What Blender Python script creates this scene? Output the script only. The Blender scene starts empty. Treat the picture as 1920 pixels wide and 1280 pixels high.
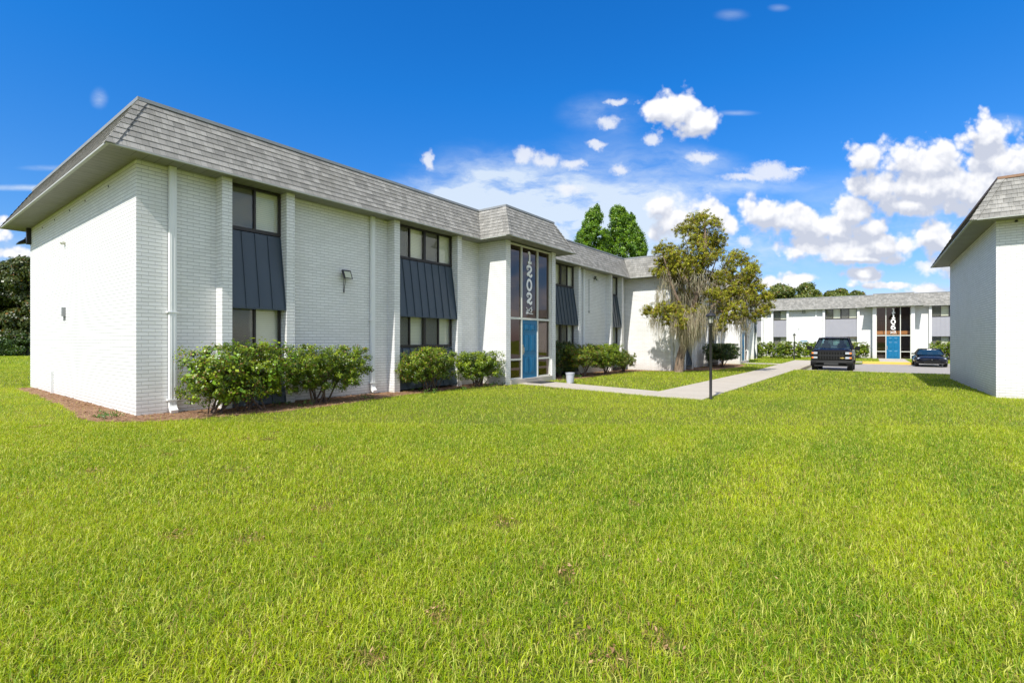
import bpy, math, random
import numpy as np
from mathutils import Vector
random.seed(7); rng = np.random.default_rng(11)
sc = bpy.context.scene
COL = sc.collection
# ---------------------------------------------------------------- camera frame used to read positions off the site plan
CR, SR = 0.803, 0.596
FOC = 905.0; HC = 1.45
def W(px, py, F):
    R = (px-960)/FOC*F; U = HC+(638-py)/FOC*F
    return Vector((CR*R-SR*F, SR*R+CR*F, U))
# ---------------------------------------------------------------- helpers
ORG = {}
def empty(name, loc, rz=0.0):
    o = bpy.data.objects.new(name, None); COL.objects.link(o); o.location = loc
    o.rotation_euler = (0, 0, rz); o.empty_display_size = .2
    ORG[o.name] = Vector(loc); return o
def tag(o, label=None, cat=None, group=None, kind=None):
    if label: o['label'] = label
    if cat: o['category'] = cat
    if group: o['group'] = group
    if kind: o['kind'] = kind
    return o
def thing(name, loc, label, cat, group=None, rz=0.0):
    return tag(empty(name, loc, rz), label, cat, group)
def copy_tree(o, parent=None):
    c = o.copy(); COL.objects.link(c); c.parent = parent
    for ch in list(o.children): copy_tree(ch, c)
    return c
class MB:
    def __init__(s): s.v = []; s.f = []; s.T = None
    def pt(s, p):
        if s.T: p = s.T(*p)
        s.v.append(tuple(p)); return len(s.v)-1
    def poly(s, pts): s.f.append([s.pt(p) for p in pts])
    def box(s, x0, x1, y0, y1, z0, z1):
        i = [s.pt(p) for p in ((x0,y0,z0),(x1,y0,z0),(x1,y1,z0),(x0,y1,z0),(x0,y0,z1),(x1,y0,z1),(x1,y1,z1),(x0,y1,z1))]
        for q in ((0,3,2,1),(4,5,6,7),(0,1,5,4),(1,2,6,5),(2,3,7,6),(3,0,4,7)): s.f.append([i[k] for k in q])
    def hexa(s, p8):
        i = [s.pt(p) for p in p8]
        for q in ((0,3,2,1),(4,5,6,7),(0,1,5,4),(1,2,6,5),(2,3,7,6),(3,0,4,7)): s.f.append([i[k] for k in q])
    def tube(s, pts, rad, n=8, cap=True):
        pts = [Vector(p) for p in pts]
        if not isinstance(rad, (list, tuple)): rad = [rad]*len(pts)
        rings = []; u = None
        for k, p in enumerate(pts):
            d = (pts[min(k+1, len(pts)-1)]-pts[max(k-1, 0)]).normalized()
            if u is None: u = d.orthogonal().normalized()
            u = (u-d*u.dot(d))
            u = u.normalized() if u.length > 1e-6 else d.orthogonal().normalized()
            w = d.cross(u)
            rings.append([s.pt(p+(u*math.cos(a)+w*math.sin(a))*rad[k]) for a in [2*math.pi*j/n for j in range(n)]])
        for a, b in zip(rings, rings[1:]):
            for j in range(n): s.f.append([a[j], a[(j+1)%n], b[(j+1)%n], b[j]])
        if cap: s.f.append(rings[0][::-1]); s.f.append(rings[-1])
    def lathe(s, prof, c, n=20, axis='z', cap=True):
        rings = []
        for r, h in prof:
            ring = []
            for j in range(n):
                a = 2*math.pi*j/n; x, y = r*math.cos(a), r*math.sin(a)
                if axis == 'z': p = (c[0]+x, c[1]+y, c[2]+h)
                elif axis == 'x': p = (c[0]+h, c[1]+x, c[2]+y)
                else: p = (c[0]+x, c[1]+h, c[2]+y)
                ring.append(s.pt(p))
            rings.append(ring)
        for a, b in zip(rings, rings[1:]):
            for j in range(n): s.f.append([a[j], a[(j+1)%n], b[(j+1)%n], b[j]])
        if cap: s.f.append(rings[0][::-1]); s.f.append(rings[-1])
    def loft(s, rings, cap=True):
        ii = [[s.pt(p) for p in r] for r in rings]; n = len(ii[0])
        for a, b in zip(ii, ii[1:]):
            for j in range(n): s.f.append([a[j], a[(j+1)%n], b[(j+1)%n], b[j]])
        if cap: s.f.append(ii[0][::-1]); s.f.append(ii[-1])
    def build(s, name, mat, parent=None, smooth=False, bevel=0, label=None, local=False):
        me = bpy.data.meshes.new(name)
        org = Vector((0,0,0))
        if parent is not None and not local:
            p = parent
            while p.parent: p = p.parent
            org = ORG[p.name]
        me.from_pydata([(a[0]-org[0], a[1]-org[1], a[2]-org[2]) for a in s.v], [], s.f)
        me.materials.append(mat)
        import bmesh
        bm = bmesh.new(); bm.from_mesh(me)
        bmesh.ops.recalc_face_normals(bm, faces=bm.faces); bm.to_mesh(me); bm.free()
        if smooth:
            me.polygons.foreach_set('use_smooth', [True]*len(me.polygons))
            try: me.set_sharp_from_angle(angle=math.radians(40))
            except Exception: pass
        o = bpy.data.objects.new(name, me); COL.objects.link(o); o.parent = parent
        if bevel:
            b = o.modifiers.new('bevel', 'BEVEL'); b.width = bevel; b.segments = 2; b.limit_method = 'ANGLE'
        if label: o['label'] = label
        return o
def npmesh(name, co, faces_n, nverts_per, mat, parent=None, col=None, local=False, nrm=None):
    """co (N,3); every face has nverts_per consecutive indices given in faces_n (M,k)"""
    if parent is not None and not local:
        p = parent
        while p.parent: p = p.parent
        co = co-np.array(ORG[p.name])
    me = bpy.data.meshes.new(name)
    N = len(co); k = nverts_per; M = len(faces_n)
    me.vertices.add(N); me.vertices.foreach_set('co', np.ascontiguousarray(co, dtype=np.float32).ravel())
    me.loops.add(M*k); me.loops.foreach_set('vertex_index', np.ascontiguousarray(faces_n, dtype=np.int32).ravel())
    me.polygons.add(M); me.polygons.foreach_set('loop_start', np.arange(0, M*k, k, dtype=np.int32))
    try: me.polygons.foreach_set('loop_total', np.full(M, k, dtype=np.int32))
    except Exception: pass
    if col is not None:
        a = me.attributes.new('Col', 'FLOAT_COLOR', 'POINT')
        c4 = np.ones((N, 4), dtype=np.float32); c4[:, :3] = col
        a.data.foreach_set('color', c4.ravel())
    me.materials.append(mat); me.update(calc_edges=True)
    o = bpy.data.objects.new(name, me); COL.objects.link(o); o.parent = parent
    return o
# ---------------------------------------------------------------- materials
def newmat(name):
    m = bpy.data.materials.new(name); m.use_nodes = True; nt = m.node_tree; nt.nodes.clear()
    out = nt.nodes.new('ShaderNodeOutputMaterial'); b = nt.nodes.new('ShaderNodeBsdfPrincipled')
    nt.links.new(b.outputs[0], out.inputs[0]); return m, nt, b, out
class NT:
    def __init__(s, nt): s.nt = nt
    def n(s, t, **k):
        x = s.nt.nodes.new(t)
        for a, v in k.items(): setattr(x, a, v)
        return x
    def l(s, a, b): s.nt.links.new(a, b)
    def m(s, op, a, b=None, c=None, clamp=False):
        x = s.n('ShaderNodeMath', operation=op, use_clamp=clamp)
        for i, v in enumerate((a, b, c)):
            if v is None: continue
            if isinstance(v, (int, float)): x.inputs[i].default_value = v
            else: s.l(v, x.inputs[i])
        return x.outputs[0]
    def mix(s, fac, a, b, mode='MIX'):
        x = s.n('ShaderNodeMix', data_type='RGBA', blend_type=mode)
        for i, v in ((0, fac), (6, a), (7, b)):
            if isinstance(v, (int, float)): x.inputs[i].default_value = v
            elif isinstance(v, tuple): x.inputs[i].default_value = (*v, 1)
            else: s.l(v, x.inputs[i])
        return x.outputs[2]
    def noise(s, vec, scale, detail=3, rough=.5):
        x = s.n('ShaderNodeTexNoise'); x.inputs['Scale'].default_value = scale
        x.inputs['Detail'].default_value = detail; x.inputs['Roughness'].default_value = rough
        if vec is not None: s.l(vec, x.inputs['Vector'])
        return x.outputs['Fac']
    def ramp(s, fac, stops):
        x = s.n('ShaderNodeValToRGB'); e = x.color_ramp.elements
        while len(e) < len(stops): e.new(.5)
        for q, (p, c) in zip(e, stops): q.position = p; q.color = (*c, 1) if isinstance(c, tuple) else (c, c, c, 1)
        s.l(fac, x.inputs[0]); return x.outputs[0]
    def sm(s, v, a, b):
        x = s.n('ShaderNodeMapRange', interpolation_type='SMOOTHSTEP'); s.l(v, x.inputs[0])
        x.inputs[1].default_value = a; x.inputs[2].default_value = b; return x.outputs[0]
def simple(name, col, rough=.5, metal=0, spec=.5, var=.0, scale=6, bump=0, bscale=60):
    m, nt, b, out = newmat(name); g = NT(nt)
    b.inputs['Roughness'].default_value = rough; b.inputs['Metallic'].default_value = metal
    b.inputs['Specular IOR Level'].default_value = spec
    b.inputs['Base Color'].default_value = (*col, 1)
    geo = g.n('ShaderNodeNewGeometry')
    if var:
        f = g.noise(geo.outputs['Position'], scale, 4, .6)
        c = g.mix(f, tuple(max(0, x*(1-var)) for x in col), tuple(min(1, x*(1+var)) for x in col))
        g.l(c, b.inputs['Base Color'])
    if bump:
        bp = g.n('ShaderNodeBump'); bp.inputs['Strength'].default_value = bump; bp.inputs['Distance'].default_value = .01
        g.l(g.noise(geo.outputs['Position'], bscale, 3, .6), bp.inputs['Height']); g.l(bp.outputs[0], b.inputs['Normal'])
    return m
def uvz(g, soft=False):
    """in-wall coordinates from position: (along wall, z)"""
    geo = g.n('ShaderNodeNewGeometry'); p = g.n('ShaderNodeSeparateXYZ'); g.l(geo.outputs['Position'], p.inputs[0])
    nn = g.n('ShaderNodeSeparateXYZ'); g.l(geo.outputs['True Normal'], nn.inputs[0])
    ax = g.m('GREATER_THAN', g.m('ABSOLUTE', nn.outputs[0]), g.m('ABSOLUTE', nn.outputs[1]))
    mx = g.n('ShaderNodeMix', data_type='FLOAT'); g.l(ax, mx.inputs[0]); g.l(p.outputs[0], mx.inputs[2]); g.l(p.outputs[1], mx.inputs[3])
    return mx.outputs[0], p.outputs[2], geo
def brick_mat():
    m, nt, b, out = newmat('painted_brick'); g = NT(nt)
    u, z, geo = uvz(g)
    cv = g.n('ShaderNodeCombineXYZ'); g.l(u, cv.inputs[0]); g.l(z, cv.inputs[1])
    # slightly wavy courses
    nz = g.n('ShaderNodeTexNoise'); nz.inputs['Scale'].default_value = 5; g.l(geo.outputs['Position'], nz.inputs['Vector'])
    dv = g.n('ShaderNodeVectorMath', operation='MULTIPLY_ADD'); g.l(nz.outputs['Color'], dv.inputs[0])
    dv.inputs[1].default_value = (.012, .008, 0); g.l(cv.outputs[0], dv.inputs[2])
    t = g.n('ShaderNodeTexBrick'); g.l(dv.outputs[0], t.inputs['Vector'])
    t.inputs['Scale'].default_value = 1; t.inputs['Brick Width'].default_value = .222; t.inputs['Row Height'].default_value = .0733
    t.inputs['Mortar Size'].default_value = .0062; t.inputs['Mortar Smooth'].default_value = .35
    t.inputs['Color1'].default_value = (.81, .81, .80, 1); t.inputs['Color2'].default_value = (.73, .73, .72, 1)
    t.inputs['Mortar'].default_value = (.58, .58, .57, 1); t.inputs['Bias'].default_value = -.2
    sz = g.n('ShaderNodeSeparateXYZ'); g.l(dv.outputs[0], sz.inputs[0])
    fz = g.m('FRACT', g.m('DIVIDE', sz.outputs[1], .0733))
    bed_shade = g.m('MAXIMUM', g.m('GREATER_THAN', fz, .90), g.m('LESS_THAN', fz, .045))
    t_color = g.mix(g.m('MULTIPLY', bed_shade, .54), t.outputs['Color'], (.20, .20, .19))  # shadow of the raked bed joints put into the colour as dark lines
    grime = g.noise(geo.outputs['Position'], 1.3, 5, .65)
    c = g.mix(g.m('MULTIPLY', g.sm(grime, .42, .75), .36), t_color, (.60, .60, .56), 'MIX')
    # rain-splashed dirt on the lowest courses
    low = g.m('MULTIPLY', g.sm(g.m('ADD', z, g.m('MULTIPLY', g.noise(geo.outputs['Position'], 6, 4), .5)), .62, .1), .42)
    c = g.mix(low, c, (.45, .40, .33))
    g.l(c, b.inputs['Base Color']); b.inputs['Roughness'].default_value = .6; b.inputs['Specular IOR Level'].default_value = .3
    h = g.m('SUBTRACT', g.m('ADD', g.m('MULTIPLY', g.noise(geo.outputs['Position'], 45, 3, .6), .22), 1.0), t.outputs['Fac'])
    bp = g.n('ShaderNodeBump'); bp.inputs['Strength'].default_value = .5; bp.inputs['Distance'].default_value = .008
    g.l(h, bp.inputs['Height']); g.l(bp.outputs[0], b.inputs['Normal']); return m
COURSE = 1.16/9
def shingle_mat():
    m, nt, b, out = newmat('grey_shingle'); g = NT(nt)
    u, z, geo = uvz(g)
    row = g.m('FLOOR', g.m('DIVIDE', g.m('SUBTRACT', z, ZE_ATTR), COURSE))
    def cells(width, seed):
        wn = g.n('ShaderNodeTexWhiteNoise', noise_dimensions='1D'); g.l(g.m('ADD', row, seed), wn.inputs['W'])
        s = g.m('ADD', g.m('DIVIDE', u, width), g.m('MULTIPLY', wn.outputs['Value'], 17.3))
        cell = g.m('FLOOR', s); fr = g.m('FRACT', s)
        v = g.n('ShaderNodeCombineXYZ'); g.l(cell, v.inputs[0]); g.l(row, v.inputs[1]); v.inputs[2].default_value = seed
        w2 = g.n('ShaderNodeTexWhiteNoise', noise_dimensions='3D'); g.l(v.outputs[0], w2.inputs['Vector'])
        return w2.outputs['Value'], fr
    a, fa = cells(.20, 1.5); c_, fc = cells(.115, 8.5)
    tone = g.m('ADD', g.m('MULTIPLY', a, .6), g.m('MULTIPLY', c_, .4))
    col = g.ramp(tone, [(.1, (.225, .22, .207)), (.4, (.275, .269, .252)), (.6, (.32, .312, .293)), (.85, (.38, .37, .348))])
    edge = g.m('MAXIMUM', g.m('LESS_THAN', fa, .025), g.m('MULTIPLY', g.m('LESS_THAN', fc, .04), .7))
    col = g.mix(g.m('MULTIPLY', edge, .55), col, (.08, .08, .075))
    gr = g.noise(geo.outputs['Position'], 260, 2, .7)
    col = g.mix(.5, col, g.mix(gr, (.1, .1, .09), (.62, .61, .58)), 'OVERLAY')
    st = g.noise(geo.outputs['Position'], .8, 4, .6)
    col = g.mix(g.m('MULTIPLY', g.sm(st, .5, .75), .25), col, (.20, .19, .16))
    g.l(col, b.inputs['Base Color']); b.inputs['Roughness'].default_value = .9; b.inputs['Specular IOR Level'].default_value = .2
    bp = g.n('ShaderNodeBump'); bp.inputs['Strength'].default_value = .6; bp.inputs['Distance'].default_value = .01
    g.l(g.m('SUBTRACT', g.m('ADD', g.m('MULTIPLY', gr, .3), g.m('GREATER_THAN', c_, .5)), edge), bp.inputs['Height'])
    g.l(bp.outputs[0], b.inputs['Normal']); return m
ZE_ATTR = 4.93
def soffit_mat():
    m, nt, b, out = newmat('soffit_board'); g = NT(nt)
    geo = g.n('ShaderNodeNewGeometry'); p = g.n('ShaderNodeSeparateXYZ'); g.l(geo.outputs['Position'], p.inputs[0])
    fx = g.m('LESS_THAN', g.m('FRACT', g.m('DIVIDE', p.outputs[0], .2)), .07)
    fy = g.m('LESS_THAN', g.m('FRACT', g.m('DIVIDE', p.outputs[1], .2)), .07)
    at = g.n('ShaderNodeAttribute', attribute_name='ax')
    mx = g.n('ShaderNodeMix', data_type='FLOAT'); g.l(at.outputs['Fac'], mx.inputs[0]); g.l(fx, mx.inputs[2]); g.l(fy, mx.inputs[3])
    nz = g.noise(geo.outputs['Position'], 3, 4, .6)
    c = g.mix(nz, (.17, .165, .155), (.30, .295, .28)); c = g.mix(g.m('MULTIPLY', mx.outputs[0], .6), c, (.05, .05, .05))
    g.l(c, b.inputs['Base Color']); b.inputs['Roughness'].default_value = .6; return m
def foliage_mat(name, trans=.35, rough=.45, spec=.4):
    m, nt, b, out = newmat(name); g = NT(nt)
    at = g.n('ShaderNodeAttribute', attribute_name='Col')
    g.l(at.outputs['Color'], b.inputs['Base Color']); b.inputs['Roughness'].default_value = rough
    b.inputs['Specular IOR Level'].default_value = spec
    tr = g.n('ShaderNodeBsdfTranslucent'); tc = g.mix(1.0, at.outputs['Color'], (1.25, 1.15, .5), 'MULTIPLY'); g.l(tc, tr.inputs[0])
    mx = g.n('ShaderNodeMixShader'); mx.inputs[0].default_value = trans
    g.l(b.outputs[0], mx.inputs[1]); g.l(tr.outputs[0], mx.inputs[2]); g.l(mx.outputs[0], out.inputs[0]); return m
def bark_mat(name, c0, c1, scale=14):
    m, nt, b, out = newmat(name); g = NT(nt)
    geo = g.n('ShaderNodeNewGeometry')
    vm = g.n('ShaderNodeVectorMath', operation='MULTIPLY'); g.l(geo.outputs['Position'], vm.inputs[0]); vm.inputs[1].default_value = (1, 1, .22)
    f = g.noise(vm.outputs[0], scale, 5, .7)
    g.l(g.ramp(f, [(.35, c0), (.65, c1)]), b.inputs['Base Color']); b.inputs['Roughness'].default_value = .9
    bp = g.n('ShaderNodeBump'); bp.inputs['Strength'].default_value = 1; bp.inputs['Distance'].default_value = .03
    g.l(f, bp.inputs['Height']); g.l(bp.outputs[0], b.inputs['Normal']); return m
def glass_mat(name, tint=(.55, .55, .52), refl=(1, 1, 1), f0=.06):
    m, nt, b, out = newmat(name); g = NT(nt); nt.nodes.remove(b)
    tr = g.n('ShaderNodeBsdfTransparent'); tr.inputs[0].default_value = (*tint, 1)
    gl = g.n('ShaderNodeBsdfGlossy'); gl.inputs['Roughness'].default_value = .02; gl.inputs[0].default_value = (*refl, 1)
    geo = g.n('ShaderNodeNewGeometry')
    bp = g.n('ShaderNodeBump'); bp.inputs['Strength'].default_value = .05; bp.inputs['Distance'].default_value = .02
    g.l(g.noise(geo.outputs['Position'], 1.6, 1), bp.inputs['Height']); g.l(bp.outputs[0], gl.inputs['Normal'])
    dt = g.n('ShaderNodeVectorMath', operation='DOT_PRODUCT'); g.l(geo.outputs['Normal'], dt.inputs[0]); g.l(geo.outputs['Incoming'], dt.inputs[1])
    cth = g.m('ABSOLUTE', dt.outputs['Value']); f = g.m('ADD', g.m('MULTIPLY', g.m('POWER', g.m('SUBTRACT', 1.0, cth), 4.0), 1.0-f0), f0)
    mx = g.n('ShaderNodeMixShader'); g.l(f, mx.inputs[0]); g.l(tr.outputs[0], mx.inputs[1]); g.l(gl.outputs[0], mx.inputs[2])
    g.l(mx.outputs[0], out.inputs[0]); return m
def blind_mat():
    m, nt, b, out = newmat('window_blind'); g = NT(nt)
    geo = g.n('ShaderNodeNewGeometry'); p = g.n('ShaderNodeSeparateXYZ'); g.l(geo.outputs['Position'], p.inputs[0])
    s = g.m('FRACT', g.m('DIVIDE', p.outputs[2], .045))
    c = g.mix(g.sm(s, .0, .35), (.60, .63, .55), (.90, .92, .82)); g.l(c, b.inputs['Base Color']); b.inputs['Roughness'].default_value = .6
    bp = g.n('ShaderNodeBump'); bp.inputs['Distance'].default_value = .01; g.l(s, bp.inputs['Height']); g.l(bp.outputs[0], b.inputs['Normal']); return m
def ground_mat():
    m, nt, b, out = newmat('lawn_soil'); g = NT(nt)
    geo = g.n('ShaderNodeNewGeometry'); P = geo.outputs['Position']
    big = g.noise(P, .35, 4, .55); mid = g.noise(P, 3.5, 4, .6); fine = g.noise(P, 55, 4, .7)
    c = g.mix(g.sm(big, .35, .65), (.15, .23, .012), (.24, .29, .02))
    c = g.mix(g.m('MULTIPLY', g.sm(mid, .45, .75), .5), c, (.16, .17, .035))
    c = g.mix(g.sm(fine, .40, .62), g.mix(.4, c, (.06, .08, .012)), c)
    # thatch and soil right at the roots of the near lawn, where real blades stand on it
    ds = g.n('ShaderNodeVectorMath', operation='LENGTH'); g.l(P, ds.inputs[0])
    near = g.sm(ds.outputs['Value'], 45, 22)
    c = g.mix(g.m('MULTIPLY', near, .5), c, g.mix(fine, (.055, .060, .018), (.17, .16, .06)))
    g.l(c, b.inputs['Base Color']); b.inputs['Roughness'].default_value = .95; b.inputs['Specular IOR Level'].default_value = .1
    bp = g.n('ShaderNodeBump'); bp.inputs['Strength'].default_value = .8; bp.inputs['Distance'].default_value = .04
    g.l(fine, bp.inputs['Height']); g.l(bp.outputs[0], b.inputs['Normal']); return m
def concrete_mat(name, c0, c1, joint=0.0, x0=0, y0=0):
    m, nt, b, out = newmat(name); g = NT(nt)
    geo = g.n('ShaderNodeNewGeometry'); P = geo.outputs['Position']
    c = g.mix(g.noise(P, 1.2, 5, .65), c0, c1)
    sp = g.noise(P, 90, 3, .7); c = g.mix(.25, c, g.mix(sp, (.1, .1, .1), (.9, .9, .88)), 'OVERLAY')
    st = g.noise(P, 4, 5, .7); c = g.mix(g.m('MULTIPLY', g.sm(st, .55, .75), .35), c, tuple(x*.6 for x in c0))
    if joint:
        p = g.n('ShaderNodeSeparateXYZ'); g.l(P, p.inputs[0])
        j = g.m('LESS_THAN', g.m('FRACT', g.m('DIVIDE', p.outputs[1], joint)), .012)
        c = g.mix(g.m('MULTIPLY', j, .6), c, (.10, .09, .07))
    g.l(c, b.inputs['Base Color']); b.inputs['Roughness'].default_value = .85
    bp = g.n('ShaderNodeBump'); bp.inputs['Strength'].default_value = .3; bp.inputs['Distance'].default_value = .01
    g.l(sp, bp.inputs['Height']); g.l(bp.outputs[0], b.inputs['Normal']); return m

M = {}
M['brick'] = brick_mat(); M['shingle'] = shingle_mat(); M['soffit'] = soffit_mat()
M['coping'] = simple('coping_metal', (.30, .31, .31), .5, .3, var=.2, scale=2)
M['coping_brown'] = simple('coping_brown', (.25, .14, .08), .6, 0, var=.3)
M['fascia'] = simple('drip_edge_paint', (.40, .41, .38), .5, 0, var=.2)
M['roofflat'] = simple('flat_roof', (.4, .4, .38), .9, 0, var=.2)
M['white'] = simple('white_metal_paint', (.80, .81, .80), .4, 0, var=.05, scale=3)
M['whiteframe'] = simple('entry_frame_paint', (.66, .66, .60), .45, 0, var=.08, scale=5)
M['bronze'] = simple('dark_bronze_frame', (.030, .026, .025), .45, .2, var=.2)
M['panel'] = simple('slate_blue_panel', (.046, .066, .086), .42, .1, var=.14, scale=1.6, bump=.15, bscale=7)
M['panelgrey'] = simple('grey_panel', (.27, .27, .30), .5, 0, var=.08, scale=1.6)
M['glass'] = glass_mat('window_glass', (.92, .92, .86))
M['entryglass'] = glass_mat('tinted_entry_glass', (.34, .29, .26), (.56, .46, .43), .19)
M['lobbyglass'] = glass_mat('clear_lobby_glass', (.70, .60, .52), (.8, .7, .65), .07)
M['blind'] = blind_mat(); M['screen'] = simple('insect_screen', (.15, .155, .15), .8, 0, var=.1, scale=2)
M['door'] = simple('blue_door_paint', (.000, .135, .29), .35, 0, var=.08, scale=2)
M['brass'] = simple('handle_metal', (.55, .50, .40), .3, .9)
M['lettering'] = simple('white_lettering', (.85, .85, .83), .5)
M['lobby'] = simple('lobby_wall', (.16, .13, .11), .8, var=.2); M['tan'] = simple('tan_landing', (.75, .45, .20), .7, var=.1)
M['step'] = concrete_mat('step_concrete', (.40, .36, .30), (.50, .46, .40))
M['walk'] = concrete_mat('walk_concrete', (.40, .35, .285), (.50, .45, .38), 1.52)
M['lot'] = concrete_mat('parking_concrete', (.27, .245, .22), (.36, .33, .30))
M['kerb'] = concrete_mat('kerb_concrete', (.40, .35, .26), (.52, .46, .36)); M['kerby'] = concrete_mat('kerb_yellow_paint', (.70, .40, .06), (.80, .52, .12))
M['ground'] = ground_mat()
M['mulch'] = simple('mulch', (.26, .155, .095), .95, 0, .1, var=.55, scale=25, bump=1, bscale=60)
M['blackpaint'] = simple('black_post_paint', (.018, .017, .018), .45, 0, var=.3)
M['lampglass'] = simple('lamp_glass', (.45, .44, .38), .2)
M['bucket'] = simple('grey_plastic', (.44, .46, .50), .5, 0, var=.15)
M['mat'] = simple('door_mat_fibre', (.03, .03, .03), .95, 0, bump=1)
M['floodlens'] = simple('flood_lens', (.50, .52, .38), .25)
M['bluesign'] = simple('blue_sign_paint', (.12, .28, .42), .5)
M['leaf'] = foliage_mat('shrub_leaf', .30, .38, .5); M['needle'] = foliage_mat('cedar_foliage', .2, .6, .2)
M['moss'] = foliage_mat('spanish_moss', .3, .9, .1); M['grass'] = foliage_mat('grass_blade', .40, .5, .35)
M['bark'] = bark_mat('cedar_bark', (.10, .065, .045), (.34, .25, .18)); M['twig'] = bark_mat('twig_bark', (.045, .03, .022), (.16, .11, .08), 30)
M['greybark'] = bark_mat('grey_bark', (.08, .07, .06), (.22, .19, .16), 6)
M['carblack'] = simple('black_car_paint', (.004, .004, .007), .12, 0, .45); M['truckblack'] = simple('black_truck_paint', (.004, .004, .009), .16, 0, .40)
M['carglass'] = simple('car_glass', (.010, .03, .05), .04, 0, .8); M['tyre'] = simple('tyre_rubber', (.018, .018, .018), .8); M['rim'] = simple('wheel_metal', (.45, .45, .46), .3, .9)
M['grille'] = simple('grille_black', (.008, .008, .008), .6, 0, .2); M['grille2'] = simple('grille_bar_black', (.022, .022, .024), .35, 0, .4); M['trim'] = simple('bumper_grey', (.05, .05, .052), .5, .3); M['lens'] = simple('headlight_lens', (.55, .58, .62), .08, .3)
M['amber'] = simple('amber_lens', (.75, .22, .03), .2); M['gold'] = simple('gold_emblem', (.75, .55, .15), .3, .6); M['chrome'] = simple('chrome', (.7, .7, .7), .12, 1)

# ---------------------------------------------------------------- building construction
EAVE = 4.93; TOP = 6.09; OV = .57
def offset(poly, d):
    n = len(poly); res = []
    for i in range(n):
        p0, p1, p2 = poly[i-1], poly[i], poly[(i+1) % n]
        def nr(a, b):
            dx, dy = b[0]-a[0], b[1]-a[1]; L = math.hypot(dx, dy); return (dy/L, -dx/L)
        n1, n2 = nr(p0, p1), nr(p1, p2)
        res.append((p1[0]+d*(n1[0]+n2[0]), p1[1]+d*(n1[1]+n2[1])))
    return res
def mansard(root, poly, z0, coping='coping', visible=None):
    n = len(poly); N = 9
    def off(t): return OV+(-.07-OV)*t
    m = MB()
    for c in range(N):
        t0, t1 = c/N, (c+1)/N
        lo = offset(poly, off(t0)+.019); hi = offset(poly, off(t1)+.002); inn = offset(poly, off(t0)-.004)
        za = z0+EAVE+(TOP-EAVE)*t0-.004; zb = z0+EAVE+(TOP-EAVE)*t1
        for i in range(n):
            j = (i+1) % n
            m.poly([(*lo[i], za), (*lo[j], za), (*hi[j], zb), (*hi[i], zb)])
            m.poly([(*inn[i], za+.003), (*inn[j], za+.003), (*lo[j], za), (*lo[i], za)])
    roof = m.build('roof', M['shingle'], root)
    for i in range(n):
        p0, p1, p2 = poly[i-1], poly[i], poly[(i+1) % n]
        d1 = Vector((p1[0]-p0[0], p1[1]-p0[1])).normalized(); d2 = Vector((p2[0]-p1[0], p2[1]-p1[1])).normalized()
        if d1.x*d2.y-d1.y*d2.x <= 0: continue
        K = 9; m = MB()                                  # hip cap of this corner
        for c in range(K):
            t0, t1 = c/K, (c+1.15)/K
            if c == K-1: t1 = 1
            a = Vector(offset(poly, off(t0)+.044)[i]); b = Vector(offset(poly, off(min(t1, 1))+.018)[i])
            za = z0+EAVE+(TOP-EAVE)*t0-.01; zb = z0+EAVE+(TOP-EAVE)*t1
            w = .15
            for d in (-d1, d2):
                m.poly([(a.x, a.y, za), (a.x+d.x*w, a.y+d.y*w, za), (b.x+d.x*w, b.y+d.y*w, zb), (b.x, b.y, zb)])
                q = -.02
                m.poly([(a.x, a.y, za), (a.x+d.x*w, a.y+d.y*w, za), (a.x+d.x*w, a.y+d.y*w, za-.012), (a.x, a.y, za-.012)])
        m.build('hip_cap', M['shingle'], roof)
    def strip(name, oin, oout, za, zb, mat, parent):
        m = MB(); A = offset(poly, oin); B = offset(poly, oout)
        for i in range(n):
            j = (i+1) % n
            m.hexa([(*A[i], za), (*A[j], za), (*B[j], za), (*B[i], za), (*A[i], zb), (*A[j], zb), (*B[j], zb), (*B[i], zb)])
        return m.build(name, mat, parent)
    strip('coping', -.25, -.030, z0+TOP-.015, z0+TOP+.055, M[coping], roof)
    strip('drip_edge', OV-.03, OV+.022, z0+EAVE-.035, z0+EAVE-.008, M['fascia'], roof)
    # soffit boards, joints across the overhang
    me = MB(); A = offset(poly, 0); B = offset(poly, OV-.01); ax = []
    for i in range(n):
        j = (i+1) % n
        me.poly([(*A[i], z0+EAVE-.012), (*A[j], z0+EAVE-.012), (*B[j], z0+EAVE-.014), (*B[i], z0+EAVE-.014)])
        ax.append(1.0 if abs(poly[j][0]-poly[i][0]) < .01 else 0.0)
    so = me.build('soffit', M['soffit'], root)
    at = so.data.attributes.new('ax', 'FLOAT', 'FACE')
    for k, v in enumerate(ax): at.data[k].value = v
    top = MB(); top.poly([(*p, z0+TOP-.02) for p in offset(poly, -.1)]); top.build('flat_roof', M['roofflat'], roof)
    return roof
def framer(kind, base, z0):
    if kind == '+X': return lambda s, d, z: (base+d, s, z0+z)
    if kind == '-Y': return lambda s, d, z: (s, base-d, z0+z)
    if kind == '-X': return lambda s, d, z: (base-d, s, z0+z)
    return lambda s, d, z: (s, base+d, z0+z)
def wall_run(mb, T, s0, s1, openings, zb=-.4, zt=EAVE):
    cur = s0
    for a, b in sorted(openings):
        if a > cur: mb.v += []; mb.f.append([mb.pt(T(cur, 0, zb)), mb.pt(T(a, 0, zb)), mb.pt(T(a, 0, zt)), mb.pt(T(cur, 0, zt))])
        cur = b
    if cur < s1: mb.f.append([mb.pt(T(cur, 0, zb)), mb.pt(T(s1, 0, zb)), mb.pt(T(s1, 0, zt)), mb.pt(T(cur, 0, zt))])
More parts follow.
